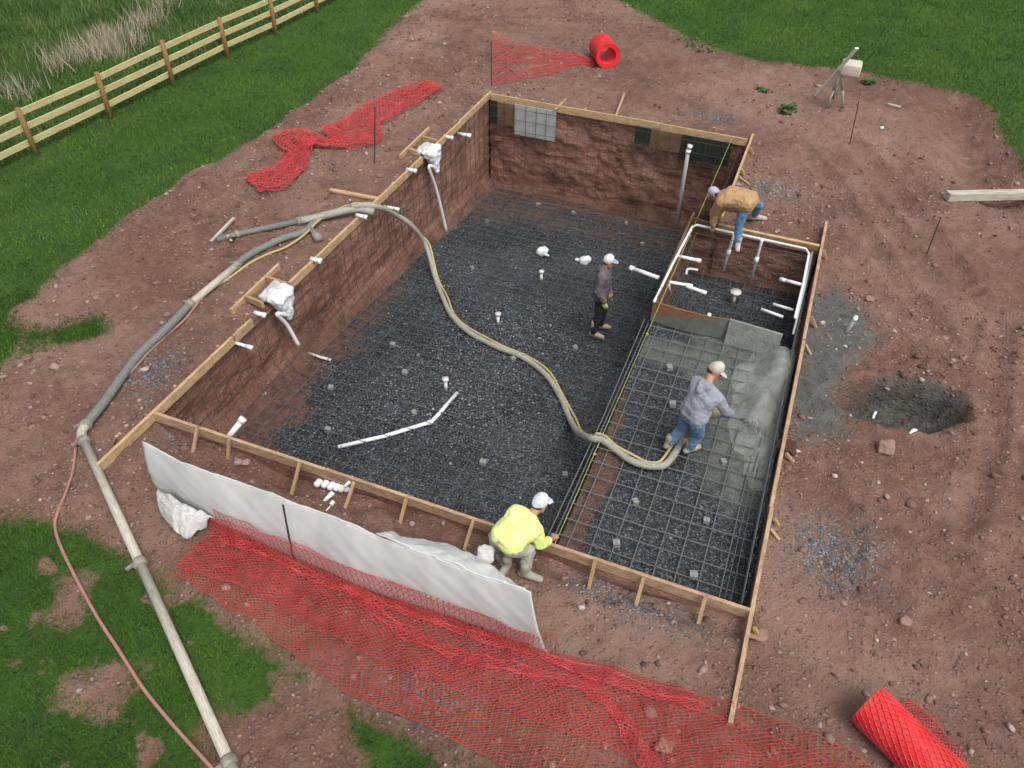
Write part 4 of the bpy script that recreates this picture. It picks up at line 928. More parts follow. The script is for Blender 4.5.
def ribbon(ctr, wd, seed, layers, nu, nv, label):
    r = empty('crumpled_net', gp(*ctr[len(ctr) // 2]), label, 'safety net')
    for ly in range(layers):
        C = [gp(p[0] + random.uniform(-2, 2), p[1] + random.uniform(-2, 2)) for p in ctr]
        def fn(u, v):
            p = polyline_at(C, u); p2 = polyline_at(C, min(u + .03, 1)); p1 = polyline_at(C, max(u - .03, 0)); d = (p2 - p1); d.z = 0; d.normalize(); s = Vector((d.y, -d.x, 0))
            f = u * (len(wd) - 1); i = min(int(f), len(wd) - 2); w_ = wd[i] + (wd[i + 1] - wd[i]) * (f - i)
            q = p + s * (v - .5) * w_ * (1 + .25 * n1(u * 5, ly, .3, seed + ly)); return (q.x, q.y, gz(q.x, q.y) + .03 + .03 * ly + .10 * abs(n1(q.x, q.y, .45, seed + 7 * ly)) + .05 * abs(math.sin(v * 9 + u * 14 + ly)))
        net('net_layer', fn, nu, nv, M['net'], None, .0052, r)
ribbon([(434, 88), (415, 97), (398, 105), (380, 113), (362, 123), (352, 138), (343, 146), (325, 146), (308, 143), (296, 143), (299, 156), (293, 170), (275, 181), (252, 186)], [.45, .75, .8, .85, .75, 1.25, .85, .3, .5, .95, .5, .5, .85, .5], 3, 2, 150, 18, 'long crumpled red safety net on the spoil between the left lawn and the dig')

# ------------------------------------------------------------------ white blanket fence
TOP = [(143, 443), (180, 459), (215, 472), (250, 485), (285, 499), (320, 512), (355, 526), (390, 540), (430, 555), (470, 570), (500, 581), (531, 592)]
BOT = [(160, 493), (185, 507), (214, 521), (247, 537), (283, 552), (318, 567), (355, 583), (395, 598), (437, 613), (478, 627), (512, 641), (547, 653)]
TP = []; BP = []
for i, (tp, bt) in enumerate(zip(TOP, BOT)):
    b = gp(*bt); BP.append(b); h = .80 + .12 * i / 11; q = at(tp[0], tp[1], b.z + h); TP.append(q)
wb = empty('blanket_fence', (BP[0] + BP[-1]) / 2, 'white insulating blanket standing on edge in front of the dig like a low fence', 'blanket')
nu, nv = 150, 26; V = []; 
for i in range(nu + 1):
    u = i / nu
    for j in range(nv + 1):
        v = j / nv; p = polyline_at(BP, u).lerp(polyline_at(TP, u), v)
        wv = .028 * n1(u * 5, v * .5, .7, 101) + .007 * n1(u * 26 + v * 6, v * 2, .5, 104); sag = .06 * math.sin(v * math.pi)
        p = p + Vector((.15, -1, 0)) * (wv + sag); p.z += (.03 * n1(u * 9, 0, .6, 99) - .04 * math.sin(min(u / .44, 1) * math.pi) * (u < .44) - .03 * math.sin((u - .44) / .56 * math.pi) * (u >= .44)) * v
        V.append(tuple(p))
idx_ = np.arange((nu + 1) * (nv + 1)).reshape(nu + 1, nv + 1); F = np.stack([idx_[:-1, :-1], idx_[1:, :-1], idx_[1:, 1:], idx_[:-1, 1:]], -1).reshape(-1, 4)
def thick(o, th):
    md = o.modifiers.new('thickness', 'SOLIDIFY'); md.thickness = th; md.offset = 0
o = link_mesh('blanket', np_mesh('blanket', V, F, True), M['sheet'], wb); thick(o, .016)
m = MB(); m.tube([Vector(V[i * (nv + 1) + nv]) for i in range(nu + 1)], .013, 8); m.build('hem', M['sheet'], wb, True)
# limp skirt at its left end
sk_t = [gp(158, 490, .16), gp(174, 499, .22), (gp(194, 510, .22)), gp(217, 521, .12)]; sk_b = [gp(161, 514, .03), gp(176, 533, .03), gp(187, 540, .03), gp(207, 528, .03)]
V = []; nu2, nv2 = 40, 22
for i in range(nu2 + 1):
    for j in range(nv2 + 1):
        u, v = i / nu2, j / nv2; p = polyline_at(sk_t, u).lerp(polyline_at(sk_b, u), v); p.z += .09 * math.sin(v * math.pi) + .10 * abs(n1(u * 2.4 + v * .5, v * .8, .4, 111)) + .03 * n1(u * 4, v * 4, .4, 113); V.append(tuple(p))
I = np.arange((nu2 + 1) * (nv2 + 1)).reshape(nu2 + 1, nv2 + 1); F = np.stack([I[:-1, :-1], I[1:, :-1], I[1:, 1:], I[:-1, 1:]], -1).reshape(-1, 4)
o = link_mesh('loose_corner', np_mesh('loose_corner', V, F, True), M['sheet_dark'], wb); thick(o, .014)  # darker blanket colour offsets the brighter light falling on this corner
# bunched part flopping back towards the dig
ft = [polyline_at(TP, .60), polyline_at(TP, .70), polyline_at(TP, .80), polyline_at(TP, .90), polyline_at(TP, .985)]; fb = [gp(395, 535, .50), gp(425, 539, .45), gp(455, 547, .42), gp(484, 556, .30), gp(505, 582, .12)]
V = []; nu2, nv2 = 60, 24
for i in range(nu2 + 1):
    for j in range(nv2 + 1):
        u, v = i / nu2, j / nv2; p = polyline_at(ft, u).lerp(polyline_at(fb, u), v)
        p.z += .06 * math.sin(v * 3.1) + .07 * n1(u * 3.5, v * 1.2, .4, 121) + .02 * n1(u * 9, v * 3, .4, 123) - .04 * v; V.append(tuple(p))
I = np.arange((nu2 + 1) * (nv2 + 1)).reshape(nu2 + 1, nv2 + 1); F = np.stack([I[:-1, :-1], I[1:, :-1], I[1:, 1:], I[:-1, 1:]], -1).reshape(-1, 4)
o = link_mesh('fold', np_mesh('fold', V, F, True), M['sheet'], wb); thick(o, .014)
k = gp(480, 574); m = MB(); m.hull([(k + Vector((.0, .02, .08)), .10), (k + Vector((.03, .08, .28)), .10)]); m.hull([(k + Vector((.0, 0, .1)), .11), (k + Vector((.22, -.10, .06)), .05)])
m.remeshed('bunched_fold', M['sheet'], wb, .014, 4, .12, .12)

# ------------------------------------------------------------------ far tripod, beam, rocks, weeds
tr = empty('survey_tripod', gp(836, 108), 'grey survey tripod with a beige case at the edge of the right lawn', 'tripod')
hd = at(842, 70, .86)
for px in ((826, 109), (843, 108), (833, 98)):
    b = gp(*px); MB().tube([b, b.lerp(hd, .55)], .028, 8).tube([b.lerp(hd, .5), hd], .042, 8).build('leg', M['alu'], tr, True)
MB().tube([hd + Vector((0, 0, -.04)), hd + Vector((0, 0, .05))], .10, 14).build('head', M['alu'], tr, True)
c = at(851, 68, .90); cs = MB(); cs.hull([(c + Vector((sx * .17, sy * .15, sz * .09)), .05) for sx in (-1, 1) for sy in (-1, 1) for sz in (-1, 1)]); cs.build('case', M['case'], tr, True)
a = gp(816, 96, .02); b = at(857, 48, 1.55); o = MB().beam(a, b, .075, .035).build('leaning_rod', M['pvc']); meta(o, 'long pale measuring rod leaning on the survey tripod', 'rod')
a = gp(947, 196, .09); b = gp(1040, 194, .09); o = MB().beam(a, b, .17, .15).build('timber_beam', M['oldwood']); meta(o, 'weathered timber beam lying on the earth at the right edge', 'beam')
def rock(p, s, label, mat='rock', seed=0, cat='rock', group=None):
    rs = random.Random(seed); m = MB(); m.hull([(Vector(p) + Vector((rs.uniform(-1, 1) * s[0], rs.uniform(-1, 1) * s[1], rs.uniform(0, 1) * s[2])), rs.uniform(.15, .3) * min(s)) for _ in range(16)], 1)
    o = m.remeshed('rock', M[mat], None, min(s) * .10, 3, min(s) * .30, min(s) * .7); meta(o, label, cat, group); return o
k = gp(887, 446); rock(k + Vector((-.02, -.03, -.03)), (.10, .16, .12), 'large brown rock below the washed out hole', 'rock', 4)
RK = [((905, 622), .07, 'pale stone right of the grey gravel patch'), ((665, 747), .09, 'pale flat stone under the red net near the bottom'), ((785, 448), .13, 'dark clod beside the right form board'), ((758, 636), .09, 'pinkish stone just right of the front right corner'), ((640, 690), .05, 'small stone beside the red net right of the white blanket'), ((870, 300), .08, 'brown stone above the grey spatter')]
for i, ((px, py), s, lab) in enumerate(RK): rock(gp(px, py), (s, s * .9, s * .6), lab, 'rock' if i != 2 else 'clod', 20 + i, 'stone')
def weed(px, py, R, n, label, tall=.12):
    c = gp(px, py); V = []; F = []; T = []
    for i in range(n):
        a = rng.uniform(0, 6.28); r_ = R * math.sqrt(rng.uniform()); x, y = c.x + r_ * math.cos(a) * 1.2, c.y + r_ * math.sin(a); z = gz(x, y); a2 = rng.uniform(0, 6.28); l = tall * rng.uniform(.5, 1.2); w_ = l * .28
        d = np.array([math.cos(a2), math.sin(a2), 0]); s = np.array([-d[1], d[0], 0]); p = np.array([x, y, z]); b = len(V)
        V += [p - s * w_ * .3, p + s * w_ * .3, p + d * l * .5 + s * w_ + np.array([0, 0, l * .55]), p + d * l * .5 - s * w_ + np.array([0, 0, l * .55]), p + d * l + np.array([0, 0, l * .5])]; F += [(b, b + 1, b + 2), (b, b + 2, b + 3), (b + 3, b + 2, b + 4)]; T += [rng.uniform()] * 5
    o = link_mesh('weed', np_mesh('weed', V, F, False, {'tone': T}), M['weed']); meta(o, label, 'weed', 'weeds on the bare earth')
weed(786, 112, .20, 70, 'largest tuft of green weeds on the bare earth in front of the tripod'); weed(762, 91, .14, 34, 'green weed tuft on the bare earth left of the tripod'); weed(868, 84, .10, 110, 'green weeds growing behind the tripod at the lawn edge')
weed(697, 43, .55, 60, 'straggling green weeds at the lawn edge near the top', .13)
p = gp(880, 128, .02); o = MB().tube([p, p + Vector((.07, .02, .01))], .035, 8).build('litter_cup', M['pvc'], None, True); meta(o, 'small white cup lying on the bare earth in front of the tripod', 'cup')
p, q = gp(888, 104, .05), gp(901, 107, .05); o = MB().beam(p, q, .06, .03).build('wood_scrap', M['oldwood']); meta(o, 'pale wood scrap on the bare earth right of the tripod', 'wood scrap')
for (a, b), lab in ((((873, 418), (876, 412)), 'muddy plastic scrap at the left side of the washed out hole'), (((910, 433), (917, 430)), 'white scrap in the bottom of the washed out hole'), (((930, 424), (940, 421)), 'pale scrap at the right side of the washed out hole')):
    p, q = gp(*a, .02), gp(*b, .02); mm = MB(); mm.hull([(p, .02), (p.lerp(q, .5) + Vector((0, .02, .01)), .03), (q, .018)], 1); o = mm.remeshed('plastic_scrap', M['film'], None, .012, 1, .03, .06); meta(o, lab, 'scrap', 'plastic scraps in the hole')

# ------------------------------------------------------------------ wet concrete heap
xs = np.linspace(SHX + .9, PX1 - .03, 60); ys = np.linspace(1.6, SHY - .02, 120); X, Y = np.meshgrid(xs, ys, indexing='ij')
Hh = heap_h(X, Y); Z = SHZ + .0 + Hh * (1 + .15 * fbm(X, Y, .3, 3, 91)) + .012 * fbm(X, Y, .12, 3, 92) * (Hh > .02) - .02; ok = Hh > .035
I = np.arange(X.size).reshape(X.shape); kk = ok[:-1, :-1] | ok[1:, 1:] | ok[1:, :-1] | ok[:-1, 1:]
F = np.stack([I[:-1, :-1], I[1:, :-1], I[1:, 1:], I[:-1, 1:]], -1)[kk]; me = np_mesh('heap', np.stack([X, Y, Z], -1).reshape(-1, 3), F, True)
bm_ = bmesh.new(); bm_.from_mesh(me); bmesh.ops.delete(bm_, geom=[v for v in bm_.verts if not v.link_faces], context='VERTS'); bm_.to_mesh(me); bm_.free()
meta(link_mesh('concrete_heap', me, M['wet']), 'smooth heap of fresh grey concrete along the right edge of the shelf', 'concrete heap')
# spray leaving the nozzle
V = []; F = []
for i in range(900):
    t = rng.uniform() ** .8; c = np.array([7.34, 2.89, .03]) + np.array([.30, .20, -.34]) * t * 1.15; sp = .012 + .11 * t; p = c + rng.normal(0, sp, 3) * .6; s = rng.uniform(.0025, .007); b = len(V)
    V += [p + np.array(q) * s for q in ((1, 0, -.6), (-.5, .86, -.6), (-.5, -.86, -.6), (0, 0, 1))]; F += [(b, b + 1, b + 2), (b, b + 1, b + 3), (b + 1, b + 2, b + 3), (b, b + 2, b + 3)]
meta(link_mesh('concrete_spray', np_mesh('concrete_spray', V, F), M['wet']), 'burst of grey concrete droplets leaving the hose nozzle', 'spray', None, 'stuff')

# ------------------------------------------------------------------ people
def frame(fwd, up=(0, 0, 1)):
    f = Vector(fwd).normalized(); u = Vector(up); u = (u - f * u.dot(f)).normalized(); return f, u, f.cross(u)   # forward, up, right
def cloth(name, c1, c2, rough=.9, scale=7): return simple(name, c1, c2, scale, rough, .35, bscale=30, bd=.012)
SKIN = simple('skin', (.36, .19, .135), (.46, .26, .19), 6, .6, .05)
SKIN2 = simple('ruddy_skin', (.38, .17, .12), (.47, .24, .18), 6, .6, .05)
HAIR = simple('dark_hair', (.025, .018, .013), (.05, .035, .025), 20, .8, .2); EYE = simple('eye', (.02, .015, .012), (.03, .02, .02), 5, .2, 0)
def hand(m, wrist, d, palm, side, curl=.6, g=0.0):
    """five fingers; d along the hand, palm = direction the palm faces, side +1: thumb towards d x palm"""
    d = Vector(d).normalized(); n = Vector(palm); n = (n - d * n.dot(d)).normalized(); s = d.cross(n) * side; wrist = Vector(wrist)
    k0 = wrist + d * .085
    m.hull([(wrist, .026 + g), (wrist + d * .03 + s * .022, .016 + g), (wrist + d * .03 - s * .022, .016 + g), (k0 + s * .034, .012 + g), (k0 - s * .034, .012 + g)], 1)
    for off, ln in ((.033, .070), (.011, .078), (-.011, .073), (-.033, .057)):
        p = k0 + s * off; a = curl; dirs = []
        for j in range(3):
            a2 = curl * (.5 + j * .75); dirs.append((d * math.cos(a2) + n * math.sin(a2)).normalized())
        for dd, f in zip(dirs, (.45, .32, .23)):
            q = p + dd * ln * f; m.hull([(p, .0092 + g), (q, .0085 + g)], 1); p = q
    p = wrist + d * .025 + s * .028; q = p + (d * .6 + s * .6 + n * .25).normalized() * .040; m.hull([(p, .013 + g), (q, .011 + g)], 1); q2 = q + (d * .8 + n * .5).normalized() * .034; m.hull([(q, .011 + g), (q2, .009 + g)], 1)
def person(label, J, o):
    """J: joints in world space. o: options"""
    base = J['base']; r = empty('person', base, label, 'person'); V_ = {k: (Vector(v) if not isinstance(v, dict) else v) for k, v in J.items()}
    j = V_; up = j['head_up'].normalized(); fw, up, rt = frame(j['head_fwd'], up); hc = j['head']
    sk = o.get('skin', SKIN); tf, tu, trt = frame(j['chest_fwd'], (j['neck'] - j['pelvis']))
    b = MB()
    # head: cranium, face, jaw, nose, ears, brow
    b.hull([(hc + up * .035 - fw * .015, (.078, .078, .082)), (hc + up * .01 + fw * .02, .072)]); b.hull([(hc + fw * .02, .07), (hc - up * .085 + fw * .055, .034), (hc - up * .075 + fw * .03 + rt * .03, .03), (hc - up * .075 + fw * .03 - rt * .03, .03)])
    b.hull([(hc + fw * .088 + up * .012, .010), (hc + fw * .108 - up * .022, .013)], 1); b.hull([(hc + fw * .082 + up * .03 + rt * .03, .012), (hc + fw * .082 + up * .03 - rt * .03, .012)], 1)
    b.hull([(hc + fw * .088 - up * .058 + rt * .018, .009), (hc + fw * .088 - up * .058 - rt * .018, .009)], 1)
    for s in (-1, 1): b.hull([(hc + rt * s * .078 - fw * .005 + up * .012, .014), (hc + rt * s * .080 - fw * .012 - up * .022, .010)], 1)
    b.hull([(j['neck'], .058), (hc - up * .06 - fw * .015, .052)])
    pe, nk = j['pelvis'], j['neck']; ch = pe.lerp(nk, .68)
    b.hull([(pe + trt * .08, .10), (pe - trt * .08, .10), (pe.lerp(nk, .4), .115)]); b.hull([(pe.lerp(nk, .4), .11), (ch + trt * .09, .105), (ch - trt * .09, .105)]); b.hull([(ch + trt * .09, .10), (ch - trt * .09, .10), (j['shL'], .062), (j['shR'], .062), (nk - (nk - pe).normalized() * .03, .06)])
    for s in 'LR':
        b.hull([(j['sh' + s], .056), (j['el' + s], .043)]); b.hull([(j['el' + s], .042), (j['wr' + s], .029)])
        b.hull([(j['hip' + s], .088), (j['kn' + s], .058)]); b.hull([(j['kn' + s], .057), (j['an' + s], .042)]); ft = j['toe' + s]
        b.hull([(j['an' + s], .040), (j['an' + s].lerp(ft, .3), .030)])
        if not o.get('glove' + s): hand(b, j['wr' + s], j['hd' + s], j['pm' + s], 1 if s == 'L' else -1, o.get('curl', .6))
    b.remeshed('body', sk, r, .0075, 3)
    for s in (-1, 1): MB().hull([(hc + fw * .086 + up * .008 + rt * s * .032, .010)], 1).build('eye', EYE, r, True)
    # jacket or shirt
    g = o.get('bulk', .022); m = MB(); w = MB
    lo = pe + (pe - nk).normalized() * o.get('hemdrop', .05)
    m.hull([(lo + trt * .085, .105 + g), (lo - trt * .085, .105 + g), (pe.lerp(nk, .45) + trt * .05, .12 + g), (pe.lerp(nk, .45) - trt * .05, .12 + g)])
    m.hull([(pe.lerp(nk, .42) + trt * .05, .115 + g), (pe.lerp(nk, .42) - trt * .05, .115 + g), (ch + trt * .09, .108 + g), (ch - trt * .09, .108 + g)])
    m.hull([(ch + trt * .09, .105 + g), (ch - trt * .09, .105 + g), (j['shL'], .066 + g * .6), (j['shR'], .066 + g * .6), (nk - (nk - pe).normalized() * .02, .062 + g * .5)])
    for s in 'LR':
        sl = o.get('sleeve', .93); m.hull([(j['sh' + s], .064 + g * .6), (j['el' + s], .053 + g * .5)]); m.hull([(j['el' + s], .053 + g * .5), (j['el' + s].lerp(j['wr' + s], sl), .040 + g * .3)])
    for ex_ in o.get('extra', []): m.hull(ex_)
    if o.get('hood'): m.hull([(nk - tf * .06 + trt * .06, .05), (nk - tf * .06 - trt * .06, .05), (nk - tf * .11 - tu * .09, .045)]); m.hull([(nk + tf * .02 + trt * .06, .035), (nk - tf * .05 + trt * .08, .04)]); m.hull([(nk + tf * .02 - trt * .06, .035), (nk - tf * .05 - trt * .08, .04)])
    m.remeshed(o.get('top_name', 'jacket'), o['top'], r, .010, 4, o.get('wr', .034), .10)
    m = MB()
    m.hull([(j['hipL'], .105), (j['hipR'], .105), (pe + (nk - pe).normalized() * .06, .115)])
    for s in 'LR':
        m.hull([(j['hip' + s], .108), (j['kn' + s], .080)]); 
        if not o.get('shorts'): m.hull([(j['kn' + s], .079), (j['kn' + s].lerp(j['an' + s], .93), .068)])
        else: m.hull([(j['kn' + s], .080), (j['kn' + s].lerp(j['an' + s], .25), .078)])
    m.remeshed('trousers', o['legs'], r, .010, 4, .034, .08)
    for s in 'LR':
        m = MB(); an, ft = j['an' + s], j['toe' + s]; d = (ft - an); d.z = 0 if not o.get('footfree' + s) else d.z; d.normalize() if d.length > 1e-4 else None; dn = o.get('sole' + s, Vector((0, 0, -1)))
        m.hull([(an - dn * (.22 if o.get('tall') else .10), .060), (an, .056)]); m.hull([(an, .055), (an - d * .045 + dn * .045, .044), (an + d * .06 + dn * .03, .048)]); m.hull([(an + d * .05 + dn * .035, .050), (ft + dn * .0, .042), (an - d * .05 + dn * .055, .035)])
        m.remeshed('boot', o['boots'], r, .010, 3)
        if o.get('glove' + s):
            m = MB(); hand(m, j['wr' + s], j['hd' + s], j['pm' + s], 1 if s == 'L' else -1, o.get('curl', .6), .004); m.hull([(j['wr' + s], .036), (j['wr' + s] - Vector(j['hd' + s]).normalized() * .06, .042)]); m.remeshed('glove', o['glove' + s], r, .0075, 2)
    # hair and cap
    m = MB(); m.hull([(hc + up * .03 - fw * .02, .083), (hc - up * .015 - fw * .042, .062)]); m.remeshed('hair', HAIR, r, .010, 2, .008, .03)
    if o.get('cap'):
        m = MB(); c = hc + up * .045; pts = []
        m.hull([(c - fw * .012, .092), (c + up * .025, .084), (c - fw * .04 - up * .03, .070)]); cp = m.remeshed('cap', o['cap'], r, .010, 2)
        m = MB(); f2 = (fw - up * .12).normalized(); q = c + fw * .075 - up * .005
        m.hull([(q + rt * .062, .008), (q - rt * .062, .008), (q + f2 * .075 + rt * .038, .007), (q + f2 * .075 - rt * .038, .007), (q + f2 * .088, .007), (q + up * .012 - fw * .02, .01)]); m.build('brim', o.get('brim', o['cap']), cp, True)
    return r
def stand(base, face, scale=1.0):
    f = Vector((math.cos(face), math.sin(face), 0)); rt = Vector((f.y, -f.x, 0)); b = Vector(base)
    return lambda x, y, z: b + rt * x * scale + f * y * scale + Vector((0, 0, z * scale)), f, rt
# the man standing on the dark floor
b = fp(597, 333, .07); L_, f, rt = stand(b, rad(8), .985)
J = dict(base=b, pelvis=L_(0, -.01, .96), neck=L_(0, .0, 1.46), head=L_(0, .06, 1.615), head_up=Vector((0, 0, 1)) + f * .14, head_fwd=f * 1 - Vector((0, 0, .16)), chest_fwd=f,
         shL=L_(-.185, -.01, 1.40), shR=L_(.185, -.01, 1.40), elL=L_(-.24, -.03, 1.12), elR=L_(.245, -.05, 1.12), wrL=L_(-.20, .12, .90), wrR=L_(.215, .09, .88), hdL=f * .3 - Vector((0, 0, 1)), hdR=f * .3 - Vector((0, 0, 1)), pmL=rt, pmR=-rt,
         hipL=L_(-.09, -.01, .93), hipR=L_(.09, -.01, .93), knL=L_(-.12, .06, .51), knR=L_(.11, .01, .51), anL=L_(-.15, .03, .10), anR=L_(.12, -.06, .10), toeL=L_(-.18, .21, .045), toeR=L_(.15, .12, .045))
tan_boot = cloth('tan_boot', (.30, .25, .185), (.42, .37, .29))
person('man in dark grey hoodie and white cap standing on the dark stone floor', J, dict(top=cloth('dark_grey_fleece', (.085, .080, .088), (.135, .128, .138)), legs=cloth('black_cloth', (.014, .014, .016), (.032, .031, .033)), boots=tan_boot, hood=True, shorts=False, bulk=.036, skin=SKIN2, hemdrop=.02, tall=True,
       gloveR=simple('lime_glove', (.42, .55, .12), (.55, .66, .22), 8, .7, .2), cap=cloth('white_cap', (.62, .62, .60), (.72, .72, .70)), brim=cloth('grey_blue_brim', (.23, .27, .34), (.33, .37, .44)), top_name='hoodie'))
# the man with the hose
zs = SHZ + .075; fa = rad(52); f = Vector((math.cos(fa), math.sin(fa), 0)); rt = Vector((f.y, -f.x, 0)); U = Vector((0, 0, 1))
fl, fr_ = at(668, 447, zs), at(688, 452, zs); pe = at(693, 416, .40); nk = at(708, 385, .84); hd = at(715, 371, .955)
hl = pe - rt * .09 - U * .03; hr_ = pe + rt * .09 - U * .03
J = dict(base=(fl + fr_) / 2, pelvis=pe, neck=nk, head=hd, head_up=U * .9 + f * .35, head_fwd=f * .4 + rt * .75 - U * .38, chest_fwd=f - U * .6, shL=nk - rt * .17 - U * .08 - f * .01, shR=nk + rt * .19 - U * .10 + f * .02,
         elL=Vector((6.86, 2.78, .50)), elR=Vector((7.14, 2.44, .49)), wrL=Vector((6.98, 2.72, .255)), wrR=Vector((7.215, 2.66, .275)), hdL=Vector((.45, .1, -.55)), hdR=Vector((-.05, .55, -.75)), pmL=Vector((.2, -.5, -.5)), pmR=Vector((-.8, .1, -.4)),
         hipL=hl, hipR=hr_, knL=hl.lerp(fl, .52) + f * .10 + U * .02, knR=hr_.lerp(fr_, .52) + f * .10 + U * .02, anL=fl + U * .09, anR=fr_ + U * .09, toeL=fl + (f * .7 - rt * .1) * .2 + U * .045, toeR=fr_ + (f * .8 + rt * .1) * .2 + U * .045)
person('man in grey hoodie and blue jeans bending over the hose nozzle on the shelf', J, dict(top=cloth('heather_fleece', (.22, .235, .28), (.31, .325, .37)), legs=cloth('blue_denim', (.085, .175, .30), (.16, .27, .40)), boots=tan_boot, hood=True, bulk=.030, hemdrop=-.04, skin=SKIN2, curl=.9, top_name='hoodie',
       gloveR=simple('blue_glove', (.09, .22, .62), (.15, .32, .72), 8, .6, .2), gloveL=simple('yellow_glove', (.45, .36, .06), (.55, .45, .12), 8, .7, .2), cap=cloth('beige_cap', (.40, .37, .33), (.52, .49, .45))))
# the man in the yellow shirt
fa = rad(68); f = Vector((math.cos(fa), math.sin(fa), 0)); rt = Vector((f.y, -f.x, 0)); g0 = gz(5.35, -.45)
pe = at(505, 541, .40); nk = at(530, 516, .56); hd = at(540, 504, .60)
kl = gp(490, 556, .06); kl2 = Vector((5.10, -.32, gz(5.10, -.32) + .07)); hl = pe - rt * .11 - U * .02; hr_ = pe + rt * .11 - U * .02
ar = gp(525, 572, .09); al = gp(507, 564, .08)
J = dict(base=Vector((5.38, -.45, g0)), pelvis=pe, neck=nk, head=hd, head_up=U * 1.0 + f * .25, head_fwd=f * .9 - U * .35 + rt * .25, chest_fwd=f * .5 - U, shL=nk - rt * .17 - f * .05 - U * .03, shR=nk + rt * .15 - f * .06 - U * .05,
         elL=nk - rt * .22 + f * .10 - U * .24, elR=nk + rt * .19 - f * .04 - U * .29, wrL=Vector((5.36, .03, .055)), wrR=Vector((5.66, .03, .055)), hdL=Vector((.1, .9, -.3)), hdR=Vector((-.1, .9, -.3)), pmL=-U, pmR=-U,
         hipL=hl, hipR=hr_, knL=kl2, knR=hr_ + f * .16 + rt * .10 - U * .10, anL=al, anR=ar, toeL=al + Vector((.02, -.05, -.06)) - f * .13, toeR=ar + (f * .35 + rt * .8) * .2 - U * .045)
hv = simple('hi_vis_cloth', (.66, .80, .22), (.76, .88, .34), 6, .8, .3, bscale=25, bd=.012)
person('man in fluorescent yellow shirt kneeling at the front board and reaching into the dig', J, dict(top=hv, legs=cloth('grey_work_trousers', (.25, .245, .215), (.36, .35, .31)), boots=cloth('mud_boot', (.24, .23, .19), (.34, .32, .27)), bulk=.036, hemdrop=-.04, cap=cloth('pale_grey_cap', (.50, .53, .60), (.64, .66, .72)), sleeve=.6, curl=.8, top_name='shirt'))
# the man in the tan jacket
f = Vector((-.97, .20, 0)).normalized(); rt = Vector((f.y, -f.x, 0)); zf = -.10
ft = at(737, 247, zf + .0); pe = Vector((6.56, 7.55, .74)); nk = at(722, 195, .72); hd = at(715, 194, .66)
hl = pe - rt * .09; hr_ = pe + rt * .09; b2 = Vector((6.70, 8.18, .0)); b2.z = gz(b2.x, b2.y)
wl_ = at(713, 226, .10)
J = dict(base=Vector((6.5, 7.6, -.1)), pelvis=pe, neck=nk, head=hd, head_up=f * .75 + U * .55, head_fwd=f * .6 - U * .75, chest_fwd=f * .2 - U, shL=nk - rt * .19 - f * .06 - U * .03, shR=nk + rt * .19 - f * .06 - U * .03,
         elL=at(714, 213, .38), elR=nk + rt * .24 - U * .30, wrL=wl_, wrR=nk + rt * .14 - U * .55 + f * .05, hdL=Vector((-.05, -.05, -1)), hdR=Vector((-.1, -.2, -1)), pmL=rt, pmR=-rt,
         hipL=hl, hipR=hr_, knL=hl.lerp(ft, .48) + f * .05, knR=hr_.lerp(b2, .5) + Vector((.10, .05, .10)), anL=ft + U * .09, anR=b2 + U * .13, toeL=ft - Vector((-.03, .17, -.045)), toeR=b2 + Vector((.20, .08, .06)))
person('man in tan jacket and blue jeans bending over the spa pipes', J, dict(top=cloth('tan_duck', (.36, .215, .105), (.46, .29, .155)), legs=cloth('worn_denim', (.075, .16, .29), (.15, .26, .41)), boots=cloth('pale_boot', (.36, .33, .26), (.47, .43, .35)), bulk=.055, hemdrop=.0, extra=[[(pe + U * -.10 + f * .12, .15), (nk - U * .12 - f * .1, .15), (pe.lerp(nk, .5) - U * .18, .10)]], cap=cloth('mauve_cap', (.36, .32, .42), (.50, .46, .55)), curl=.7, top_name='jacket'))

# ------------------------------------------------------------------ loose stones and grass
def vis(X, Y, Z=-.1, mg=60):
    d = np.stack([X - CAM[0], Y - CAM[1], np.full_like(X, Z - H)], -1) @ RM; px = CX + FPX * d[:, 0] / d[:, 2]; py = CY + FPX * d[:, 1] / d[:, 2]
    return (d[:, 2] > 0) & (px > -mg) & (px < 1024 + mg) & (py > -mg) & (py < 768 + mg)
IC = np.array(ICO[1]) if len(ICO[1]) == 12 else None
b_ = bmesh.new(); bmesh.ops.create_icosphere(b_, subdivisions=1, radius=1); ICV = np.array([v.co[:] for v in b_.verts]); ICF = np.array([[v.index for v in f.verts] for f in b_.faces]); b_.free()
def stones(name, X, Y, Z, S_, mat, label, flat=.6, tone=None):
    n = len(X); k = len(ICV); a = rng.uniform(0, 6.28, n); V = ICV[None] * (1 + .28 * rng.normal(size=(n, k, 1))); V = V * np.stack([rng.uniform(.7, 1.25, n), rng.uniform(.7, 1.1, n), flat * rng.uniform(.6, 1.2, n)], -1)[:, None]
    c, s = np.cos(a)[:, None], np.sin(a)[:, None]; x = V[:, :, 0] * c - V[:, :, 1] * s; y = V[:, :, 0] * s + V[:, :, 1] * c
    P = np.stack([x, y, V[:, :, 2]], -1) * S_[:, None, None] + np.stack([X, Y, Z + S_ * .2], -1)[:, None]
    F = (ICF[None] + (np.arange(n) * k)[:, None, None]).reshape(-1, 3); t = rng.uniform(0, 1, n) if tone is None else tone
    meta(link_mesh(name, np_mesh(name, P.reshape(-1, 3), F, False, {'tone': np.repeat(t, k)}), mat, None, (0, 0, 0)), label, 'stones', None, 'stuff')
def scatter(n, x0, x1, y0, y1, ok):
    X = rng.uniform(x0, x1, n); Y = rng.uniform(y0, y1, n); k = ok(X, Y); return X[k], Y[k]
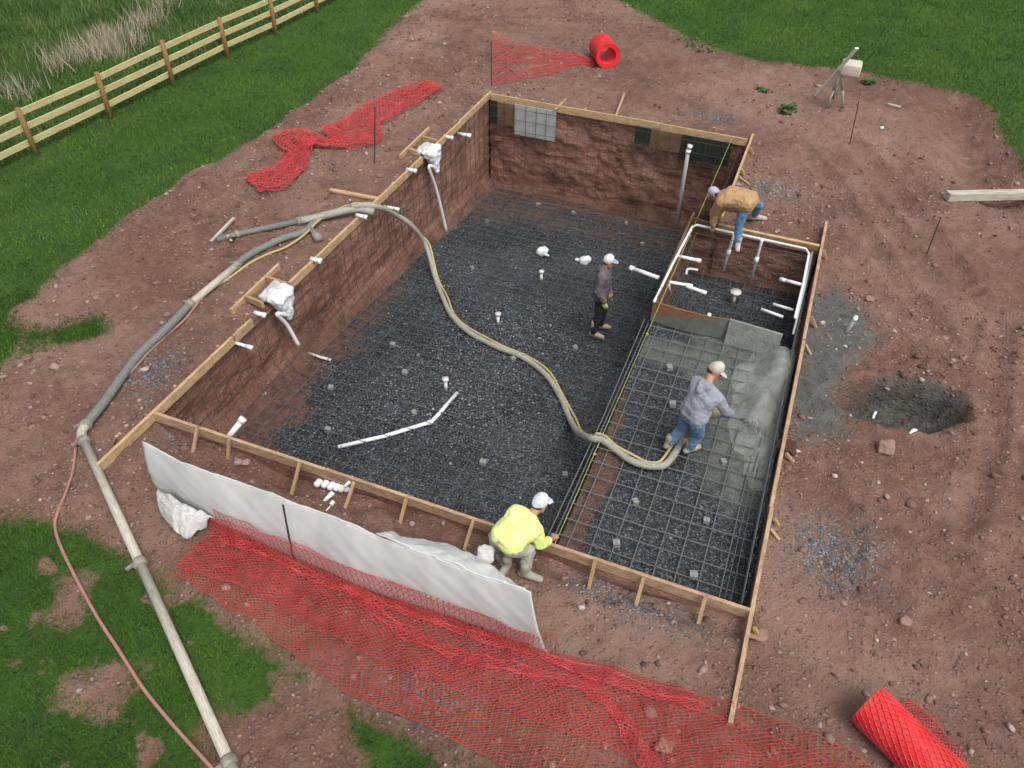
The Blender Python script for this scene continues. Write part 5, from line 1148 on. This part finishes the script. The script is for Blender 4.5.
X, Y = scatter(150000, -9, 15, -5, 26, lambda X, Y: ~inpit(X, Y) & vis(X, Y)); g = grass_field(X, Y)
dens = .25 + .75 * sstep(-.25, .45, fbm(X, Y, 1.3, 4, 201)); k = (g < .05) & (rng.uniform(size=len(X)) < dens * np.where(Y > 12, .55, 1)); X, Y, g = X[k], Y[k], g[k]
S_ = np.minimum(.0095 * np.exp(rng.normal(0, .66, len(X))), .075); stones('loose_stones', X, Y, ground_z(X, Y), S_, M['clod'], 'loose reddish clods and pebbles scattered over the bare earth', .6, np.clip(rng.beta(2.0, 1.6, len(X)), 0, 1))
X, Y = scatter(70000, -9, 15, -5, 24, lambda X, Y: ~inpit(X, Y) & vis(X, Y)); g = grass_field(X, Y); rb = fbm(X, Y, 1.7, 4, 240) + .45 * bl(X, Y, 7.6, 9.6, 1.3, 1.1) + .55 * bl(X, Y, -3.0, 8, 1.5, 7) + .25 * bl(X, Y, 8.3, -.2, 1.2, .8)
k = (g < .0) & (pitdist(X, Y) > .12) & (rng.uniform(size=len(X)) < sstep(-.05, .6, rb)); X, Y = X[k], Y[k]
stones('earth_clods', X, Y, ground_z(X, Y) - .006, np.minimum(.017 * np.exp(rng.normal(0, .48, len(X))), .075), M['clod'], 'patches of broken reddish clods on the bare earth', .62, np.clip(rng.beta(2.2, 2.2, len(X)), 0, .85))
XX = []; YY = []
for p_, rx, ry in GRAV:
    n = int((1500 if rx == ry else 850) * rx * ry / .3); XX.append(rng.normal(p_.x, rx * .55, n)); YY.append(rng.normal(p_.y, ry * .55, n))
X = np.concatenate(XX); Y = np.concatenate(YY); k = ~inpit(X, Y) & (fbm(X, Y, .35, 3, 210) > -.15); X, Y = X[k], Y[k]
stones('spilled_gravel', X, Y, ground_z(X, Y), .008 * np.exp(rng.normal(0, .4, len(X))), M['greychip'], 'grey gravel spilled in patches on the bare earth')
X, Y = scatter(95000, .1, 6.0, .05, 11.5, lambda X, Y: (X < SHX) | (Y > PY1)); k = rng.uniform(size=len(X)) > deep_soil(X, Y) * 1.25; X, Y = X[k], Y[k]
tn = np.clip(rng.beta(1.4, 1.9, len(X)) + .22 * fbm(X, Y, 1.5, 3, 260) + .16 * np.exp(-((X - 2.9) / 1.6) ** 2 - ((Y - 4.0) / 3.2) ** 2) - .05, 0, 1); stones('dark_gravel', X, Y, deep_z(Y) + .015, .0105 * np.exp(rng.normal(0, .33, len(X))), M['chip'], 'dark crushed stone covering the floor of the deep part', .7, tn)
X, Y = scatter(17000, SHX + .02, PX1 - .05, .02, SHY, lambda X, Y: X > 0); k = rng.uniform(size=len(X)) > np.clip(shelf_cem(X, Y) * 1.1 + shelf_soil(X, Y), 0, 1); X, Y = X[k], Y[k]
stones('dark_gravel', X, Y, shelf_h(X, Y), .0095 * np.exp(rng.normal(0, .3, len(X))), M['chip'], 'fine dark crushed stone covering the shallow shelf', .7, rng.beta(1.3, 3.2, len(X)))
def blades(name, X, Y, h, w, mat, label, tone, lean=.5, cat='grass'):
    n = len(X); Z = ground_z(X, Y) - .01; a = rng.uniform(0, 6.28, n); b = rng.uniform(0, 6.28, n); hh = h * rng.uniform(.55, 1.2, n); ww = w * rng.uniform(.7, 1.2, n); ln = lean * rng.uniform(.2, 1.2, n) * hh
    P = np.stack([X, Y, Z], -1); s = np.stack([np.cos(a), np.sin(a), 0 * a], -1) * ww[:, None] / 2; t = P + np.stack([np.cos(b) * ln, np.sin(b) * ln, hh], -1)
    V = np.stack([P - s, P + s, t], 1).reshape(-1, 3); F = np.arange(n * 3).reshape(-1, 3)
    meta(link_mesh(name, np_mesh(name, V, F, False, {'tone': np.repeat(np.clip(tone, 0, 1), 3)}), mat, None, (0, 0, 0)), label, cat, None, 'stuff')
def tones(X, Y): return np.clip(.42 + .55 * fbm(X, Y, 1.4, 4, 301) + .22 * fbm(X, Y, 6, 2, 305) + rng.normal(0, .13, len(X)), 0, 1)
X, Y = scatter(330000, -4, 7, -7, 1.5, lambda X, Y: vis(X, Y, mg=30)); g = grass_field(X, Y); k = (g > rng.uniform(-.04, .16, len(X))) & (X < 7); X, Y = X[k], Y[k]
k = rng.uniform(size=len(X)) < .45 + .75 * sstep(-.3, .2, fbm(X, Y, .35, 3, 320)); X, Y = X[k], Y[k]
blades('lawn_grass', X, Y, .062, .010, M['grass'], 'short green lawn grass in the lower left', tones(X, Y) - .34, .9)
nearF = lambda X, Y: ((X - fx0.x) * fn.x + (Y - fx0.y) * fn.y) > .2
X, Y = scatter(420000, -26, 0, -1, 34, lambda X, Y: vis(X, Y, mg=20)); g = grass_field(X, Y); k = (g > rng.uniform(-.03, .10, len(X))) & ~nearF(X, Y); X, Y = X[k], Y[k]
blades('lawn_grass', X, Y, .065, .022, M['grass'], 'mown green lawn between the fence and the dirt on the left', tones(X, Y), .8)
X, Y = scatter(450000, -3, 30, 9, 40, lambda X, Y: vis(X, Y, mg=20)); g = grass_field(X, Y); k = (g > rng.uniform(-.03, .12, len(X))) & (sdist(X, Y, LAWN_R) > -.4); X, Y = X[k], Y[k]
blades('lawn_grass', X, Y, .07, .024, M['grass'], 'mown green lawn beyond the dirt at the upper right', tones(X, Y), .8)
X, Y = scatter(330000, -40, 0, 0, 45, lambda X, Y: vis(X, Y, mg=20)); g = grass_field(X, Y); k = (g > .1) & nearF(X, Y); X, Y = X[k], Y[k]
blades('meadow_grass', X, Y, .20 + .22 * np.clip(fbm(X, Y, 1.2, 3, 330) + .2, 0, 1), .032, M['meadow'], 'rough tall green grass beyond the fence', .45 + .5 * fbm(X, Y, 1.0, 3, 331) + rng.normal(0, .15, len(X)), .6)
XX, YY = [], []
for px, py, rx, ry, n in ((58, 66, .6, .4, 150), (100, 55, .8, .5, 520), (118, 45, .7, .45, 420), (145, 25, .6, .5, 260), (165, 8, .5, .4, 120), (14, 95, .6, .4, 120)):
    c = at(px, py, -.1); XX.append(rng.normal(c.x, rx * .5, n)); YY.append(rng.normal(c.y, ry * .7, n))
X = np.concatenate(XX); Y = np.concatenate(YY); k = nearF(X, Y); X, Y = X[k], Y[k]
blades('dry_grass', X, Y, .48, .022, M['straw'], 'pale dry grass clumps beyond the fence', rng.beta(2, 2, len(X)), .5)
